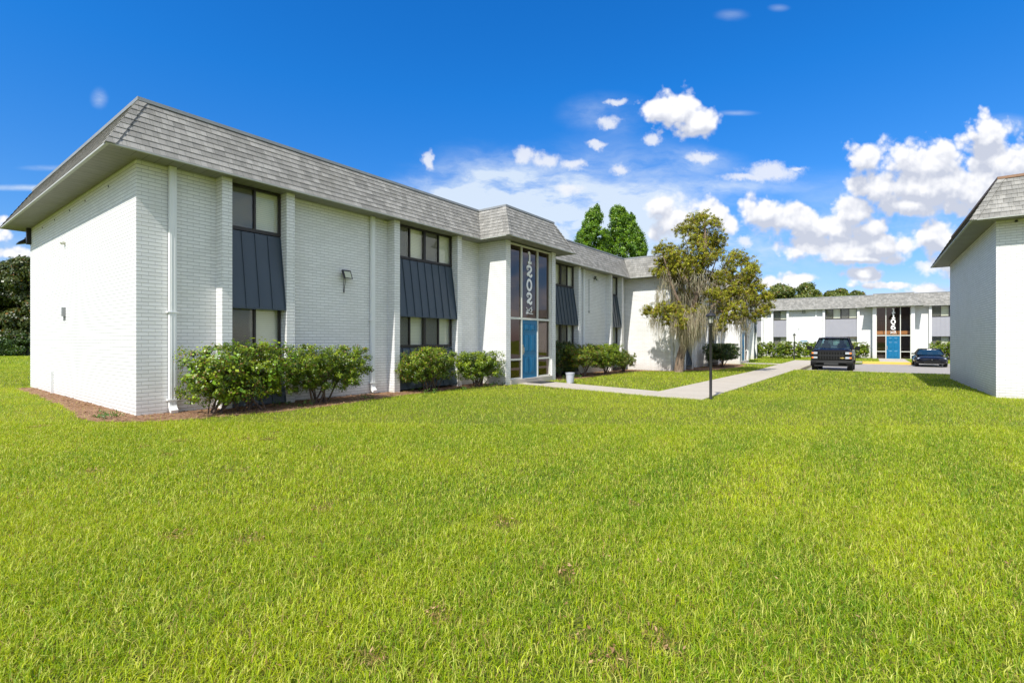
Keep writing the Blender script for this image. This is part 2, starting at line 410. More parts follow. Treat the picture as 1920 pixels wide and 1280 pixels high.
def bay(root, T, s0, s1, panes, pm='panel', zb=-.3, order=0):
    for a, b in ((s0-.2, s0), (s1, s1+.2)):
        m = MB(); m.T = T; m.box(a, b, -.25, .31, zb, EAVE-.013); m.build('brick_fin', M['brick'], root)
    W_ = s1-s0
    for (z0, z1, nm) in ((3.90, EAVE-.02, 'upper'), (1.24, 2.42, 'lower')):
        m = MB(); m.T = T; f = .05
        m.box(s0+.002, s1-.002, -.03, .05, z0, z0+.075); m.box(s0+.002, s1-.002, -.03, .05, z1-.05, z1)
        for k in range(panes+1):
            c = s0+W_*k/panes; w = .045 if (k in (0, panes) or (panes == 4 and k == 2)) else .022
            a = max(s0+.002, c-w); b = min(s1-.002, c+w); m.box(a, b, -.028, .047, z0+.076, z1-.051)
        win = m.build('window', M['bronze'], root)
        g = MB(); g.T = T
        g.poly([(s0+.01, .012, z0+.03), (s1-.01, .012, z0+.03), (s1-.01, .012, z1-.02), (s0+.01, .012, z1-.02)])
        g.build('pane', M['glass'], win)
        for k in range(panes):
            bl = MB(); bl.T = T; scn = MB(); scn.T = T
            a, b = s0+W_*k/panes, s0+W_*(k+1)/panes
            bl.poly([(a+.01, -.09, z0), (b-.01, -.09, z0), (b-.01, -.09, z1), (a+.01, -.09, z1)])
            if (k+order) % 2 == 0:
                # fine dark insect screen over every other sash, with open weave
                nn = 26
                scn.poly([(a+.03, -.012, z0+.07), (b-.03, -.012, z0+.07), (b-.03, -.012, z1-.05), (a+.03, -.012, z1-.05)])
            bl.build('blind', M['blind'], win)
            if scn.f: scn.build('insect_screen', M['screenmix'], win)
    for (zt, zl, nm) in ((3.885, 2.17, 'upper'), (1.225, .03, 'lower')):
        m = MB(); m.T = T; dt, dl = .03, .285; th = .02
        a, b = s0+.006, s1-.006
        m.hexa([(a, dl-th, zl), (b, dl-th, zl), (b, dl, zl), (a, dl, zl), (a, dt-th, zt), (b, dt-th, zt), (b, dt, zt), (a, dt, zt)])
        m.box(a, b, dl-.05, dl+.006, zl-.025, zl-.003)
        cnt = 4 if panes == 2 else 8
        for k in range(cnt+1):
            c = a+.012+(b-a-.024)*k/cnt; w = .009 if k != cnt/2 or panes == 2 else .018
            lo, hi = max(a, c-w), min(b, c+w)
            m.hexa([(lo, dl+.001, zl+.002), (hi, dl+.001, zl+.002), (hi, dl+.026, zl+.002), (lo, dl+.026, zl+.002),
                    (lo, dt+.001, zt-.002), (hi, dt+.001, zt-.002), (hi, dt+.024, zt-.002), (lo, dt+.024, zt-.002)])
        m.build('metal_panel', M[pm], root)
def downspout(root, T, s, zb=.02, zt=EAVE-.015, shoe=True):
    m = MB(); m.T = T; w = .062
    m.box(s-w, s+w, .02, .10, zb+.22, zt)
    for q in (-.03, .03): m.box(s+q-.006, s+q+.006, .1, .108, zb+.22, zt)
    if shoe:                                   # kicked-out shoe at the foot
        prev = None; rings = []
        for k in range(6):
            a = math.radians(70*k/5); cz = zb+.22-.17*math.sin(a); cd = .06+.17*(1-math.cos(a))
            nx, nz = math.sin(a), math.cos(a)   # travel direction (out, down)
            px, pz = .04*math.cos(a), .04*math.sin(a)
            rings.append([(s-w, cd-px, cz-pz), (s+w, cd-px, cz-pz), (s+w, cd+px, cz+pz), (s-w, cd+px, cz+pz)])
        m.loft(rings)
    d = m.build('downspout', M['white'], root)
    for z in (zb+.28, 2.0):
        b = MB(); b.T = T; b.box(s-w-.035, s+w+.035, .003, .114, z, z+.025); b.build('strap', M['white'], d)
def strokes_mesh(mb, T, strokes, s0, z0, sx, sz, w, d0):
    for ks, st in enumerate(strokes):
        pts = st; d0 = d0+.0021*(ks > 0)
        # Catmull-Rom smoothing
        if len(pts) > 2:
            q = []; P = [pts[0]]+list(pts)+[pts[-1]]
            for i in range(1, len(P)-2):
                for k in range(5):
                    t = k/5
                    q.append(tuple(.5*((2*P[i][c])+(-P[i-1][c]+P[i+1][c])*t+(2*P[i-1][c]-5*P[i][c]+4*P[i+1][c]-P[i+2][c])*t*t+(-P[i-1][c]+3*P[i][c]-3*P[i+1][c]+P[i+2][c])*t**3) for c in (0, 1)))
            q.append(pts[-1]); pts = q
        L = [(s0+p[0]*sx, z0+p[1]*sz) for p in pts]; rows = []
        for i, p in enumerate(L):
            a, b = L[max(i-1, 0)], L[min(i+1, len(L)-1)]
            dx, dz = b[0]-a[0], b[1]-a[1]; l = math.hypot(dx, dz) or 1; nx, nz = -dz/l*w, dx/l*w
            rows.append([mb.pt(T(p[0]+nx, d0+.004, p[1]+nz)), mb.pt(T(p[0]-nx, d0+.004, p[1]-nz)), mb.pt(T(p[0]-nx, d0, p[1]-nz)), mb.pt(T(p[0]+nx, d0, p[1]+nz))])
        for a, b in zip(rows, rows[1:]):
            for k in range(4): mb.f.append([a[k], a[(k+1) % 4], b[(k+1) % 4], b[k]])
        mb.f.append(rows[0][::-1]); mb.f.append(rows[-1])
def arc(cx, cy, rx, ry, a0, a1, n=10): return [(cx+rx*math.cos(math.radians(a0+(a1-a0)*k/n)), cy+ry*math.sin(math.radians(a0+(a1-a0)*k/n))) for k in range(n+1)]
DIG = {'1': [[(.56, 0), (.56, 1.0)], [(.58, .985), (.28, .93)], [(.22, .02), (.90, .02)]],
       '0': [arc(.5, .5, .38, .48, 0, 360, 14)],
       '2': [[(.16, .70), (.14, .86), (.32, .98), (.58, .98), (.82, .84), (.80, .62), (.58, .44), (.30, .30), (.12, .10)],
             [(.12, .10), (.30, .20), (.50, .12), (.70, .03), (.88, .10), (.90, .26)], arc(.22, .74, .05, .05, 0, 360, 6)],
       '6': [arc(.5, .30, .36, .29, 0, 360, 12), [(.14, .32), (.18, .62), (.36, .88), (.60, .98), (.82, .90)]]}
def entry(root, T, s0, s1, number, zb, glassmat='entryglass', pil=.26):
    """glazed bump front between two brick pillars"""
    a, b = s0+pil, s1-pil; D = -.13; top = EAVE-.03; sill = .07
    m = MB(); m.T = T
    for p, q, c in ((s0, a, a), (b, s1, b)):
        m = MB(); m.T = T; m.hexa([(p, -.25, zb), (q, -.25, zb), (q, 0, zb), (p, 0, zb), (p, -.25, EAVE-.015), (q, -.25, EAVE-.015), (q, 0, EAVE-.015), (p, 0, EAVE-.015)][0:8])
        m.build('brick_pillar', M['brick'], root)
    dl = a+.30*(b-a); dr = dl+.99; dz = 2.20
    m = MB(); m.T = T; w = .028
    m.box(a+.002, b-.002, D-.05, D+.05, top-.06, top)                       # head
    m.box(a+.002, b-.002, D-.049, D+.052, dz+.002, dz+.075)                 # transom
    for s in (a+w+.002, b-w-.002): m.box(s-w, s+w, D-.048, D+.048, sill+.051, dz); m.box(s-w, s+w, D-.048, D+.048, dz+.077, top-.062)
    for s in (dl-w, dr+w): m.box(s-w, s+w, D-.048, D+.055, sill+.002, dz); m.box(s-w, s+w, D-.048, D+.055, dz+.077, top-.062)
    for p, q in ((a+.062, dl-2*w-.001), (dr+2*w+.001, b-.062)):
        m.box(p, q, D-.044, D+.044, .74, .80); m.box(p, q, D-.044, D+.044, sill, sill+.05)
    fr = m.build('entry_frame', M['whiteframe'], root)
    m = MB(); m.T = T
    for p, q, z, zz in ((a+.04, dl-.03, sill+.02, dz), (dr+.03, b-.04, sill+.02, dz), (a+.04, dl-.01, dz+.04, top-.03), (dl, dr, dz+.04, top-.03), (dr+.01, b-.04, dz+.04, top-.03)):
        m = MB(); m.T = T; m.poly([(p, D, z), (q, D, z), (q, D, zz), (p, D, zz)]); m.build('pane', M[glassmat], fr)
    # door with six raised panels
    m = MB(); m.T = T; m.box(dl+.002, dr-.002, D-.02, D+.025, sill-.04, dz-.004)
    pw = (dr-dl)
    for k in (0, 1):
        c0 = dl+pw*(.14+.40*k); c1 = c0+pw*.32
        for z, zz in ((.24, .86), (1.02, 1.66), (1.80, 2.06)):
            fw = .018
            for bx in ((c0, c1, z, z+fw), (c0, c1, zz-fw, zz), (c0, c0+fw, z+fw+.001, zz-fw-.001), (c1-fw, c1, z+fw+.001, zz-fw-.001)):
                m.box(bx[0], bx[1], D+.0252, D+.037, bx[2], bx[3])
            m.hexa([(c0+.035, D+.0253, z+.035), (c1-.035, D+.0253, z+.035), (c1-.06, D+.04, z+.06), (c0+.06, D+.04, z+.06),
                    (c0+.035, D+.0253, zz-.035), (c1-.035, D+.0253, zz-.035), (c1-.06, D+.04, zz-.06), (c0+.06, D+.04, zz-.06)])
    dr_ = m.build('door', M['door'], root)
    m = MB(); m.T = T; m.box(dl+.03, dl+.085, D+.026, D+.034, .93, 1.30); m.box(dl+.045, dl+.07, D+.075, D+.09, 1.0, 1.2)
    for z in (1.0, 1.18): m.box(dl+.047, dl+.068, D+.034, D+.0755, z, z+.02)
    m.build('handle', M['brass'], dr_)
    # number down the middle light
    if number:
        m = MB(); mid = (dl+dr)/2; h = .39; gap = .115; zt = top-.19
        for k, ch in enumerate(number):
            strokes_mesh(m, T, DIG[ch], mid-.17, zt-h-k*(h+gap), .36, h, .047, D+.006)
        m.build('house_number', M['lettering'], root)
        m = MB(); lz = zt-4*h-3*gap-.38; ls = mid-.21
        lg = [[(.02, .02), (.10, .30), (.22, .50), (.34, .34), (.24, .26), (.36, .50), (.46, .66), (.54, .50), (.46, .44), (.60, .74), (.72, .90)],
              [(.30, .12), (.60, .08), (1.05, .06)], [(.84, 1.05), (.82, .60), (.84, .20)], [(.02, .86), (.10, .80), (.16, .70), (.12, .60)],
              [(.06, .10), (.16, .06), (.30, .30)], [(.62, .30), (.76, .40), (.92, .66)], [(.66, .84), (.84, .60)]]
        strokes_mesh(m, T, lg, ls, lz, .44, .27, .014, D+.006); m.build('logo', M['lettering'], root)
    # lobby behind the glass
    m = MB(); m.T = T
    a2, b2 = a-.2, b+.2; dp = -3.4
    m.poly([(a2, dp, zb), (b2, dp, zb), (b2, dp, EAVE), (a2, dp, EAVE)])
    for s in (a2, b2): m.poly([(s, -.42, zb), (s, dp, zb), (s, dp, EAVE), (s, -.42, EAVE)])
    m.poly([(a2, -.2, .04), (b2, -.2, .04), (b2, dp, .04), (a2, dp, .04)]); m.poly([(a2, -.2, EAVE-.005), (b2, -.2, EAVE-.005), (b2, dp, EAVE-.005), (a2, dp, EAVE-.005)])
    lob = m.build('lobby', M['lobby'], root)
    m = MB(); m.T = T
    m.box(a2+.05, b2-.05, -2.9, -1.25, 2.35, 2.68)
    m.build('landing', M['tan'], lob)
    m = MB(); m.T = T
    for k in range(9): m.box(a2+.1, (a2+b2)/2, -1.4-.22*k, -1.18-.22*k, .05+.2*k, .25+.2*k)
    for k in range(12): m.box(a2+.1+k*.2, a2+.12+k*.2, -1.28, -1.26, 2.69, 3.6)
    m.box(a2+.1, b2-.1, -1.29, -1.25, 3.6, 3.65)
    m.build('stair', M['trim'], lob)
    # concrete step
    m = MB(); m.T = T; m.box(a+.003, b-.003, -.2, .02, zb, sill-.003); m.build('step', M['step'], root)
def screen_mix():
    m, nt, b, out = newmat('insect_screen_mesh'); g = NT(nt)
    b.inputs['Base Color'].default_value = (.10, .10, .10, 1); b.inputs['Roughness'].default_value = .8
    tr = g.n('ShaderNodeBsdfTransparent'); mx = g.n('ShaderNodeMixShader'); mx.inputs[0].default_value = .62
    g.l(tr.outputs[0], mx.inputs[1]); g.l(b.outputs[0], mx.inputs[2]); g.l(mx.outputs[0], out.inputs[0]); return m
M['screenmix'] = screen_mix()
def floodlight(root, T, s, z, cable=True, size=.13):
    m = MB(); m.T = T
    m.box(s-.03, s+.03, 0, .035, z-.05, z+.01); m.box(s-.012, s+.012, .03, .12, z-.03, z-.01)
    t = .07
    m.hexa([(s-size, .16, z-.11), (s+size, .16, z-.11), (s+size, .20, z-.14), (s-size, .20, z-.14),
            (s-size, .06, z+.08), (s+size, .06, z+.08), (s+size, .10, z+.10), (s-size, .10, z+.10)][0:8])
    f = m.build('floodlight', M['blackpaint'], root)
    m = MB(); m.T = T
    m.hexa([(s-size*.72, .199, z-.115), (s+size*.72, .199, z-.115), (s+size*.72, .206, z-.118), (s-size*.72, .206, z-.118),
            (s-size*.72, .123, z+.055), (s+size*.72, .123, z+.055), (s+size*.72, .130, z+.057), (s-size*.72, .130, z+.057)])
    m.build('lens', M['floodlens'], f)
    if cable:
        m = MB(); m.T = T
        m.tube([T0 for T0 in []] or [(s-.02, .03, z-.05), (s-.035, .02, z-.25), (s-.02, .02, z-.42)], .006, 5)
        m.tube([(s+.01, .03, z-.05), (s+.02, .02, z-.22), (s-.02, .02, z-.44)], .006, 5)
        m.tube([(s-.02, .02, z-.40), (s-.02, .02, z-.50)], .014, 6)
        m.build('cable', M['blackpaint'], f)

# tube with T: patch pt for Vector input works because Vector unpacks
# ---- main building
XF = -11.28
XW = -8.65
main = thing('apartment_building', (XF, 3.13, 0), 'long white brick building on the left with blue door 1202 and shingle mansard roof', 'building')
poly = [(-21, 3.13), (XF, 3.13), (XF, 13.2), (-10.05, 13.2), (-10.05, 16.45), (XF, 16.45), (XF, 26.0), (XW, 26.0), (XW, 37.1), (-7.42, 37.1), (-7.42, 40.35), (XW, 40.35), (XW, 50.0), (-21, 50.0)]
TF = framer('+X', XF, 0); TW = framer('+X', XW, 0)
bays_main = [(4.73, 5.93, 2), (9.32, 11.76, 4), (17.75, 20.0, 4), (23.78, 24.98, 2)]
bays_main[2] = (17.70, 20.02, 4); bays_main[3] = (23.72, 24.92, 2)
bays_wing = [(27.7, 28.9, 2), (32.4, 34.8, 4), (42.2, 44.6, 4), (47.6, 48.8, 2)]
m = MB()
TE = framer('-Y', 3.13, 0)
wall_run(m, TE, -21, XF, [])
wall_run(m, TF, 3.13, 13.2, [(b[0], b[1]) for b in bays_main[:2]])
wall_run(m, framer('-Y', 13.2, 0), XF, -10.30, [])
wall_run(m, framer('+Y', 16.45, 0), XF, -10.30, [])
wall_run(m, TF, 16.45, 26.0, [(b[0], b[1]) for b in bays_main[2:]])
wall_run(m, framer('-Y', 26.0, 0), XF, XW, [])
wall_run(m, TW, 26.0, 37.1, [(b[0], b[1]) for b in bays_wing[:2]])
wall_run(m, framer('-Y', 37.1, 0), XW, -7.67, []); wall_run(m, framer('+Y', 40.35, 0), XW, -7.67, [])
wall_run(m, TW, 40.35, 50.0, [(b[0], b[1]) for b in bays_wing[2:]])
wall_run(m, framer('+Y', 50.0, 0), -21, XW, []); wall_run(m, framer('-X', -21, 0), 3.13, 50.0, [])
m.build('brick_wall', M['brick'], main)
mansard(main, poly, 0)
for i, b in enumerate(bays_main): bay(main, TF, b[0], b[1], b[2])
for b in bays_wing: bay(main, TW, b[0], b[1], b[2])
entry(main, framer('+X', -10.05, 0), 13.2, 16.45, '1202', -.4)
entry(main, framer('+X', -7.42, -.12), 37.1, 40.35, '', -.4)
for s in (3.71, 8.55, 21.0, 25.6): downspout(main, TF, s, -.03 if s < 9 else -.18)
for s in (26.6, 30.2, 36.2): downspout(main, TW, s, -.22)
floodlight(main, TF, 7.68, 3.22)
floodlight(main, TF, 22.2, 4.60, cable=False, size=.09)
m = MB(); m.T = TF; m.box(21.62, 21.65, .003, .02, 2.9, 4.5); m.box(21.58, 21.69, .002, .03, 2.82, 2.92); m.build('conduit', M['coping'], main)
m = MB(); m.T = TE; m.lathe([(.0, 0), (.055, .0), (.06, .06), (.035, .10), (0, .10)], (-16.7, 0, 3.97), 12, 'y'); m.build('wall_light', M['whiteframe'], main)
m = MB(); m.T = TE; m.box(-16.72, -16.62, .002, .07, 2.07, 2.30); m.box(-16.68, -16.66, .003, .04, 1.95, 2.07); m.build('junction_box', M['coping'], main)
m = MB(); m.T = TE; m.box(-17.99, -17.94, .002, .055, -.2, .60); m.build('vent_pipe', M['white'], main)
m = MB(); m.T = TE; m.box(-21.0, -20.85, .003, .10, 4.42, EAVE-.02); m.box(-21.3, -21.02, .05, .09, 4.62, 4.66)
m.hexa([(-21.55, .0, 4.52), (-21.25, .0, 4.52), (-21.25, .25, 4.45), (-21.55, .25, 4.45), (-21.55, .0, 4.70), (-21.25, .0, 4.70), (-21.25, .22, 4.52), (-21.55, .22, 4.52)])
m.build('security_light', M['blackpaint'], main)
for x in (-13.0, -14.8, -16.2, -17.8, -19.3):
    m = MB(); m.T = TE; m.lathe([(.0, 0), (.018, 0), (.018, .012), (0, .012)], (x, .001, 4.72), 8, 'y'); m.build('weep_hole', M['grille'], main)

# ---- right-hand building
zr = -.15
rb = thing('apartment_building', (2.81, 18.8, zr), 'windowless white brick building with brown roof edging at the right edge', 'building')
rp = [(2.81, 18.8), (18, 18.8), (18, 28.45), (2.81, 28.45)]
m = MB()
for k, bs, a, b in (('-Y', 18.8, 2.81, 18), ('-X', 2.81, 18.8, 28.45), ('+Y', 28.45, 2.81, 18), ('+X', 18, 18.8, 28.45)): wall_run(m, framer(k, bs, zr), a, b, [])
m.build('brick_wall', M['brick'], rb)
mansard(rb, rp, zr, 'coping_brown')
m = MB(); m.T = framer('-Y', 18.8, zr); m.lathe([(.0, 0), (.03, 0), (.035, .05), (.02, .09), (0, .09)], (3.2, 0, 4.85), 10, 'y'); m.build('soffit_light', M['blackpaint'], rb)

# ---- far building
zf = -.34; YF = 57.5
fb = thing('apartment_building', (1.6, YF, zf), 'far white brick building across the parking lot with blue door 1106', 'building')
fpoly = [(-15, YF), (.17, YF), (.17, 56.3), (3.22, 56.3), (3.22, YF), (19, YF), (19, 67.5), (-15, 67.5)]
TB = framer('-Y', YF, zf)
fbays = [(-10.6, -9.35, 2), (-8.2, -6.98, 2), (-3.62, -1.02, 4), (4.44, 6.85, 4), (10.2, 11.4, 2)]
m = MB()
wall_run(m, TB, -15, .17, [(b[0], b[1]) for b in fbays[:3]]); wall_run(m, TB, 3.22, 19, [(b[0], b[1]) for b in fbays[3:]])
wall_run(m, framer('-X', .17, zf), 56.55, YF, []); wall_run(m, framer('+X', 3.22, zf), 56.55, YF, [])
wall_run(m, framer('-X', -15, zf), YF, 67.5, []); wall_run(m, framer('+X', 19, zf), YF, 67.5, []); wall_run(m, framer('+Y', 67.5, zf), -15, 19, [])
m.build('brick_wall', M['brick'], fb)
mansard(fb, fpoly, zf)
for b in fbays: bay(fb, TB, b[0], b[1], b[2], 'panelgrey')
entry(fb, framer('-Y', 56.3, zf), .17, 3.22, '1106', -.3, 'lobbyglass')
downspout(fb, TB, -4.4, .05); downspout(fb, TB, -8.9, .05)
floodlight(fb, TB, -5.45, 4.72, cable=False)
m = MB(); m.T = TB; m.box(-5.75, -5.15, .003, .03, 1.50, 1.78); sg = m.build('sign', M['bluesign'], fb)
m = MB(); m.T = TB
for k in range(6): m.box(-5.68+k*.085, -5.63+k*.085, .031, .033, 1.60, 1.69)
m.build('lettering', M['lettering'], sg)
m = MB(); m.T = TB; m.lathe([(0, 0), (.05, 0), (.05, .05), (0, .05)], (-5.9, 0, 2.95), 10, 'y'); m.build('faucet', M['coping'], fb)

# ---------------------------------------------------------------- ground
def Gz(x, y): return -.009*np.clip(np.asarray(y, dtype=float)-3, 0, 26)
def gz(x, y): return float(Gz(x, y))
LOT = -.40
def in_lot(x, y): return ((x > -3.3) & (y > 32.3) & (y < 47.5)) | ((x > 2.55) & (y >= 47.5) & (y < 51.5))
xs = np.unique(np.round(np.concatenate([np.linspace(-900, -60, 8), np.arange(-60, 60.1, 2.5), np.linspace(60, 900, 8), [-3.3, -3.285, 2.55, 2.565]]), 4))
ys = np.unique(np.round(np.concatenate([np.linspace(-300, -20, 5), np.arange(-20, 80.1, 2.5), np.linspace(80, 1200, 8), [32.3, 32.315, 47.485, 47.5, 51.485, 51.5, 3.0, 29.0]]), 4))
GX, GY = np.meshgrid(xs, ys); Z = Gz(GX, GY)
eps = .007
lotm = in_lot(GX-eps*0, GY) & in_lot(GX, GY)
Z = np.where(lotm & (GX > -3.29) & (GX < 60), LOT-.03, Z)
co = np.stack([GX.ravel(), GY.ravel(), Z.ravel()], 1); nx, ny = len(xs), len(ys)
ii = np.arange(ny-1)[:, None]*nx+np.arange(nx-1)[None, :]
fc = np.stack([ii, ii+1, ii+1+nx, ii+nx], -1).reshape(-1, 4)
gr = npmesh('ground', co, fc, 4, M['ground']); tag(gr, kind='structure')
def slab(name, pts, zf_, mat, thick=.06, lift=.02, label=None):
    """paving slab following the ground; pts quad strips [(left, right), ...]"""
    m = MB(); rings = []
    for (a, b) in pts:
        za, zb_ = zf_(*a)+lift, zf_(*b)+lift
        rings.append([(a[0], a[1], za), (b[0], b[1], zb_), (b[0], b[1], zb_-thick), (a[0], a[1], za-thick)])
    m.loft(rings); o = m.build(name, mat); return tag(o, label, kind='structure')
walkpts = [((-5.12, y), (-3.48, y)) for y in [12.95, 14.5, 16, 18, 20, 22, 24, 26, 28, 30, 32, 34, 36, 38, 40, 42, 44, 45.6]]
slab('path', walkpts, gz, M['walk'])
slab('path', [((-10.03, 15.5), (-10.03, 13.9)), ((-8.5, 15.13), (-8.5, 13.62)), ((-5.123, 14.35), (-5.123, 13.03))], gz, M['walk'])
slab('path', [((-7.40, 39.4), (-7.40, 38.0)), ((-5.123, 39.4), (-5.123, 38.0))], gz, M['walk'])
slab('path', [((-5.12, 45.603), (-5.12, 47.1)), ((-.5, 45.603), (-.5, 47.1))][0:2], gz, M['walk'], lift=.021)
slab('path', [((.6, 47.72), (2.45, 47.72)), ((.6, 56.1), (2.45, 56.1))], gz, M['walk'])
m = MB(); m.poly([(-3.28, 32.32, LOT), (2.56, 32.32, LOT), (2.56, 47.5, LOT), (-3.28, 47.5, LOT)]); m.poly([(2.56, 32.32, LOT), (60, 32.32, LOT), (60, 51.5, LOT), (2.56, 51.5, LOT)])
tag(m.build('parking_lot', M['lot']), kind='structure')
m = MB(); g0 = gz(0, 40)
m.box(-3.474, -3.29, 31.8, 45.6, LOT-.05, g0+.03); tag(m.build('kerb', M['kerb'], bevel=.02), kind='structure')
m = MB(); m.box(-.49, 2.54, 47.44, 47.70, LOT-.05, g0+.02); tag(m.build('kerb', M['kerby'], bevel=.02), kind='structure')
m = MB(); m.box(-3.47, 30, 32.14, 32.305, LOT-.05, g0+.01); tag(m.build('kerb', M['kerb'], bevel=.02), kind='structure')
# mulch beds
def gp(px, py, z=0.0):
    F = (HC-z)*FOC/(py-638); R = (px-960)/FOC*F; return (CR*R-SR*F, SR*R+CR*F)
def ragged(pts, amp=.06, step=.12, seed=3):
    r = random.Random(seed); out = []
    for a, b in zip(pts, pts[1:]):
        n = max(1, int(math.hypot(b[0]-a[0], b[1]-a[1])/step))
        for k in range(n):
            t = k/n; out.append((a[0]+(b[0]-a[0])*t+r.uniform(-amp, amp), a[1]+(b[1]-a[1])*t+r.uniform(-amp, amp)))
    out.append(pts[-1]); return out
def bed(outer, inner, seed):
    o = ragged(outer, seed=seed); n = len(o)
    # inner edge sampled to the same count
    L = [0]
    for a, b in zip(inner, inner[1:]): L.append(L[-1]+math.hypot(b[0]-a[0], b[1]-a[1]))
    inn = []
    for k in range(n):
        d = L[-1]*k/(n-1); j = max(i for i in range(len(L)) if L[i] <= d+1e-9); j = min(j, len(L)-2)
        t = (d-L[j])/(L[j+1]-L[j]); a, b = inner[j], inner[j+1]; inn.append((a[0]+(b[0]-a[0])*t, a[1]+(b[1]-a[1])*t))
    m = MB()
    for k in range(n-1): m.poly([(*inn[k], gz(*inn[k])+.012), (*inn[k+1], gz(*inn[k+1])+.012), (*o[k+1], gz(*o[k+1])+.006), (*o[k], gz(*o[k])+.006)])
    tag(m.build('mulch_bed', M['mulch']), kind='structure'); return o+inn[::-1]
bed1o = [(-20.6, 2.75), (-17, 2.72), (-14.5, 2.65), (-12.9, 2.55), (-11.9, 2.42), (-11.0, 2.50), (-10.35, 2.95), (-10.0, 3.8), (-9.75, 5.0), (-9.75, 6.3), (-10.0, 7.6), (-10.25, 9.0), (-10.35, 11.0), (-10.3, 12.4), (-9.9, 13.1)]
bed1i = [(-20.6, 3.15), (-16, 3.15), (-11.3, 3.15), (-11.3, 4.5), (-11.3, 7), (-11.3, 13.18), (-10.0, 13.18)]
bed2o = [(-9.8, 16.6), (-9.65, 17.6), (-9.7, 19), (-9.75, 20.5), (-9.8, 22), (-9.9, 23.5), (-9.6, 25.0), (-8.9, 25.5), (-8.3, 25.7)]
bed2i = [(-10.1, 16.47), (-11.3, 16.6), (-11.3, 20), (-11.3, 25.9), (-8.66, 26.0)]
bed3o = [(-8.3, 25.9), (-7.2, 27.5), (-6.9, 30), (-6.6, 33), (-6.8, 36), (-7.4, 36.9)]
bed3i = [(-8.66, 26.02), (-8.66, 30), (-8.66, 34), (-8.66, 37.0)]
BEDS = [bed(bed1o, bed1i, 3), bed(bed2o, bed2i, 4), bed(bed3o, bed3i, 5)]
def pip(x, y, poly):
    ins = np.zeros(len(x), bool); n = len(poly); j = n-1
    for i in range(n):
        xi, yi = poly[i]; xj, yj = poly[j]
        if yi != yj:
            c = ((yi > y) != (yj > y)) & (x < (xj-xi)*(y-yi)/(yj-yi)+xi); ins ^= c
        j = i
    return ins
# mulch chips and fallen leaves
N = 26000
bx = rng.uniform(-20.8, -7, N*3); by = rng.uniform(2.3, 37, N*3)
k = np.zeros(len(bx), bool)
for B in BEDS: k |= pip(bx, by, B)
d = np.hypot(bx, by); k &= rng.random(len(bx)) < np.clip(14/d, .2, 1)
bx, by = bx[k], by[k]; n = len(bx)
a = rng.uniform(0, 6.283, n); L = rng.uniform(.015, .05, n); w = rng.uniform(.004, .012, n); tz = rng.uniform(-.5, .5, n)
ux, uy = np.cos(a)*L, np.sin(a)*L; vx, vy = -np.sin(a)*w, np.cos(a)*w; z0 = Gz(bx, by)+.014+rng.uniform(0, .015, n)
P = np.stack([np.stack([bx-ux-vx, by-uy-vy, z0-tz*L*.3], 1), np.stack([bx+ux-vx, by+uy-vy, z0+tz*L], 1), np.stack([bx+ux+vx, by+uy+vy, z0+tz*L+.004], 1), np.stack([bx-ux+vx, by-uy+vy, z0-tz*L*.3+.004], 1)], 1)
t = rng.random((n, 1)); c = np.array([[.13, .07, .04]])*(1-t)+np.array([[.46, .30, .20]])*t
o = npmesh('mulch_chips', P.reshape(-1, 3), np.arange(4*n).reshape(-1, 4), 4, M['moss'], None, np.repeat(c, 4, 0)); tag(o, 'reddish brown mulch chips along the brick walls', 'mulch', kind='stuff')

# ---------------------------------------------------------------- grass
def vnoise(x, y, s, seed):
    r = np.random.default_rng(seed); G = r.random((256, 256))
    u, v = x/s+1000, y/s+1000; i, j = np.floor(u).astype(int), np.floor(v).astype(int); fu, fv = u-i, v-j
    fu = fu*fu*(3-2*fu); fv = fv*fv*(3-2*fv); i &= 255; j &= 255; i1, j1 = (i+1) & 255, (j+1) & 255
    return (G[i, j]*(1-fu)+G[i1, j]*fu)*(1-fv)+(G[i, j1]*(1-fu)+G[i1, j1]*fu)*fv
BARE = [gp(463, 1015), gp(430, 885), gp(455, 885), gp(1085, 1195), gp(1250, 1215), gp(1150, 1240), gp(820, 1160), gp(1190, 945), gp(950, 985), gp(80, 800), gp(62, 803), gp(335, 829), gp(270, 840), gp(315, 855), gp(460, 825), gp(505, 825), gp(515, 812), gp(600, 842), gp(175, 885), gp(605, 955), gp(330, 1010), gp(1230, 1190), gp(700, 1240), gp(1060, 1080)]
def lawn_ok(x, y):
    ok = np.ones(len(x), bool)
    for p in (poly, rp, fpoly): ok &= ~pip(x, y, p)
    for B in BEDS: ok &= ~(pip(x, y, B) & (rng.random(len(x)) > .02))
    e = .0
    ok &= ~((x > -5.10-e) & (x < -3.50) & (y > 12.97) & (y < 45.6))
    ok &= ~pip(x, y, [(-10.03, 15.48), (-10.03, 13.92), (-8.5, 13.64), (-5.12, 13.05), (-5.12, 14.33), (-8.5, 15.1)])
    ok &= ~((x > -7.42) & (x < -5.1) & (y > 38.0) & (y < 39.4))
    ok &= ~((x > -5.1) & (x < -.5) & (y > 45.6) & (y < 47.1)); ok &= ~((x > .6) & (x < 2.45) & (y > 47.6))
    ok &= ~((x > -3.5) & (y > 32.12) & (y < 47.7) & (x < 60)); ok &= ~((x > 2.5) & (y > 32.1) & (y < 51.5))
    return ok
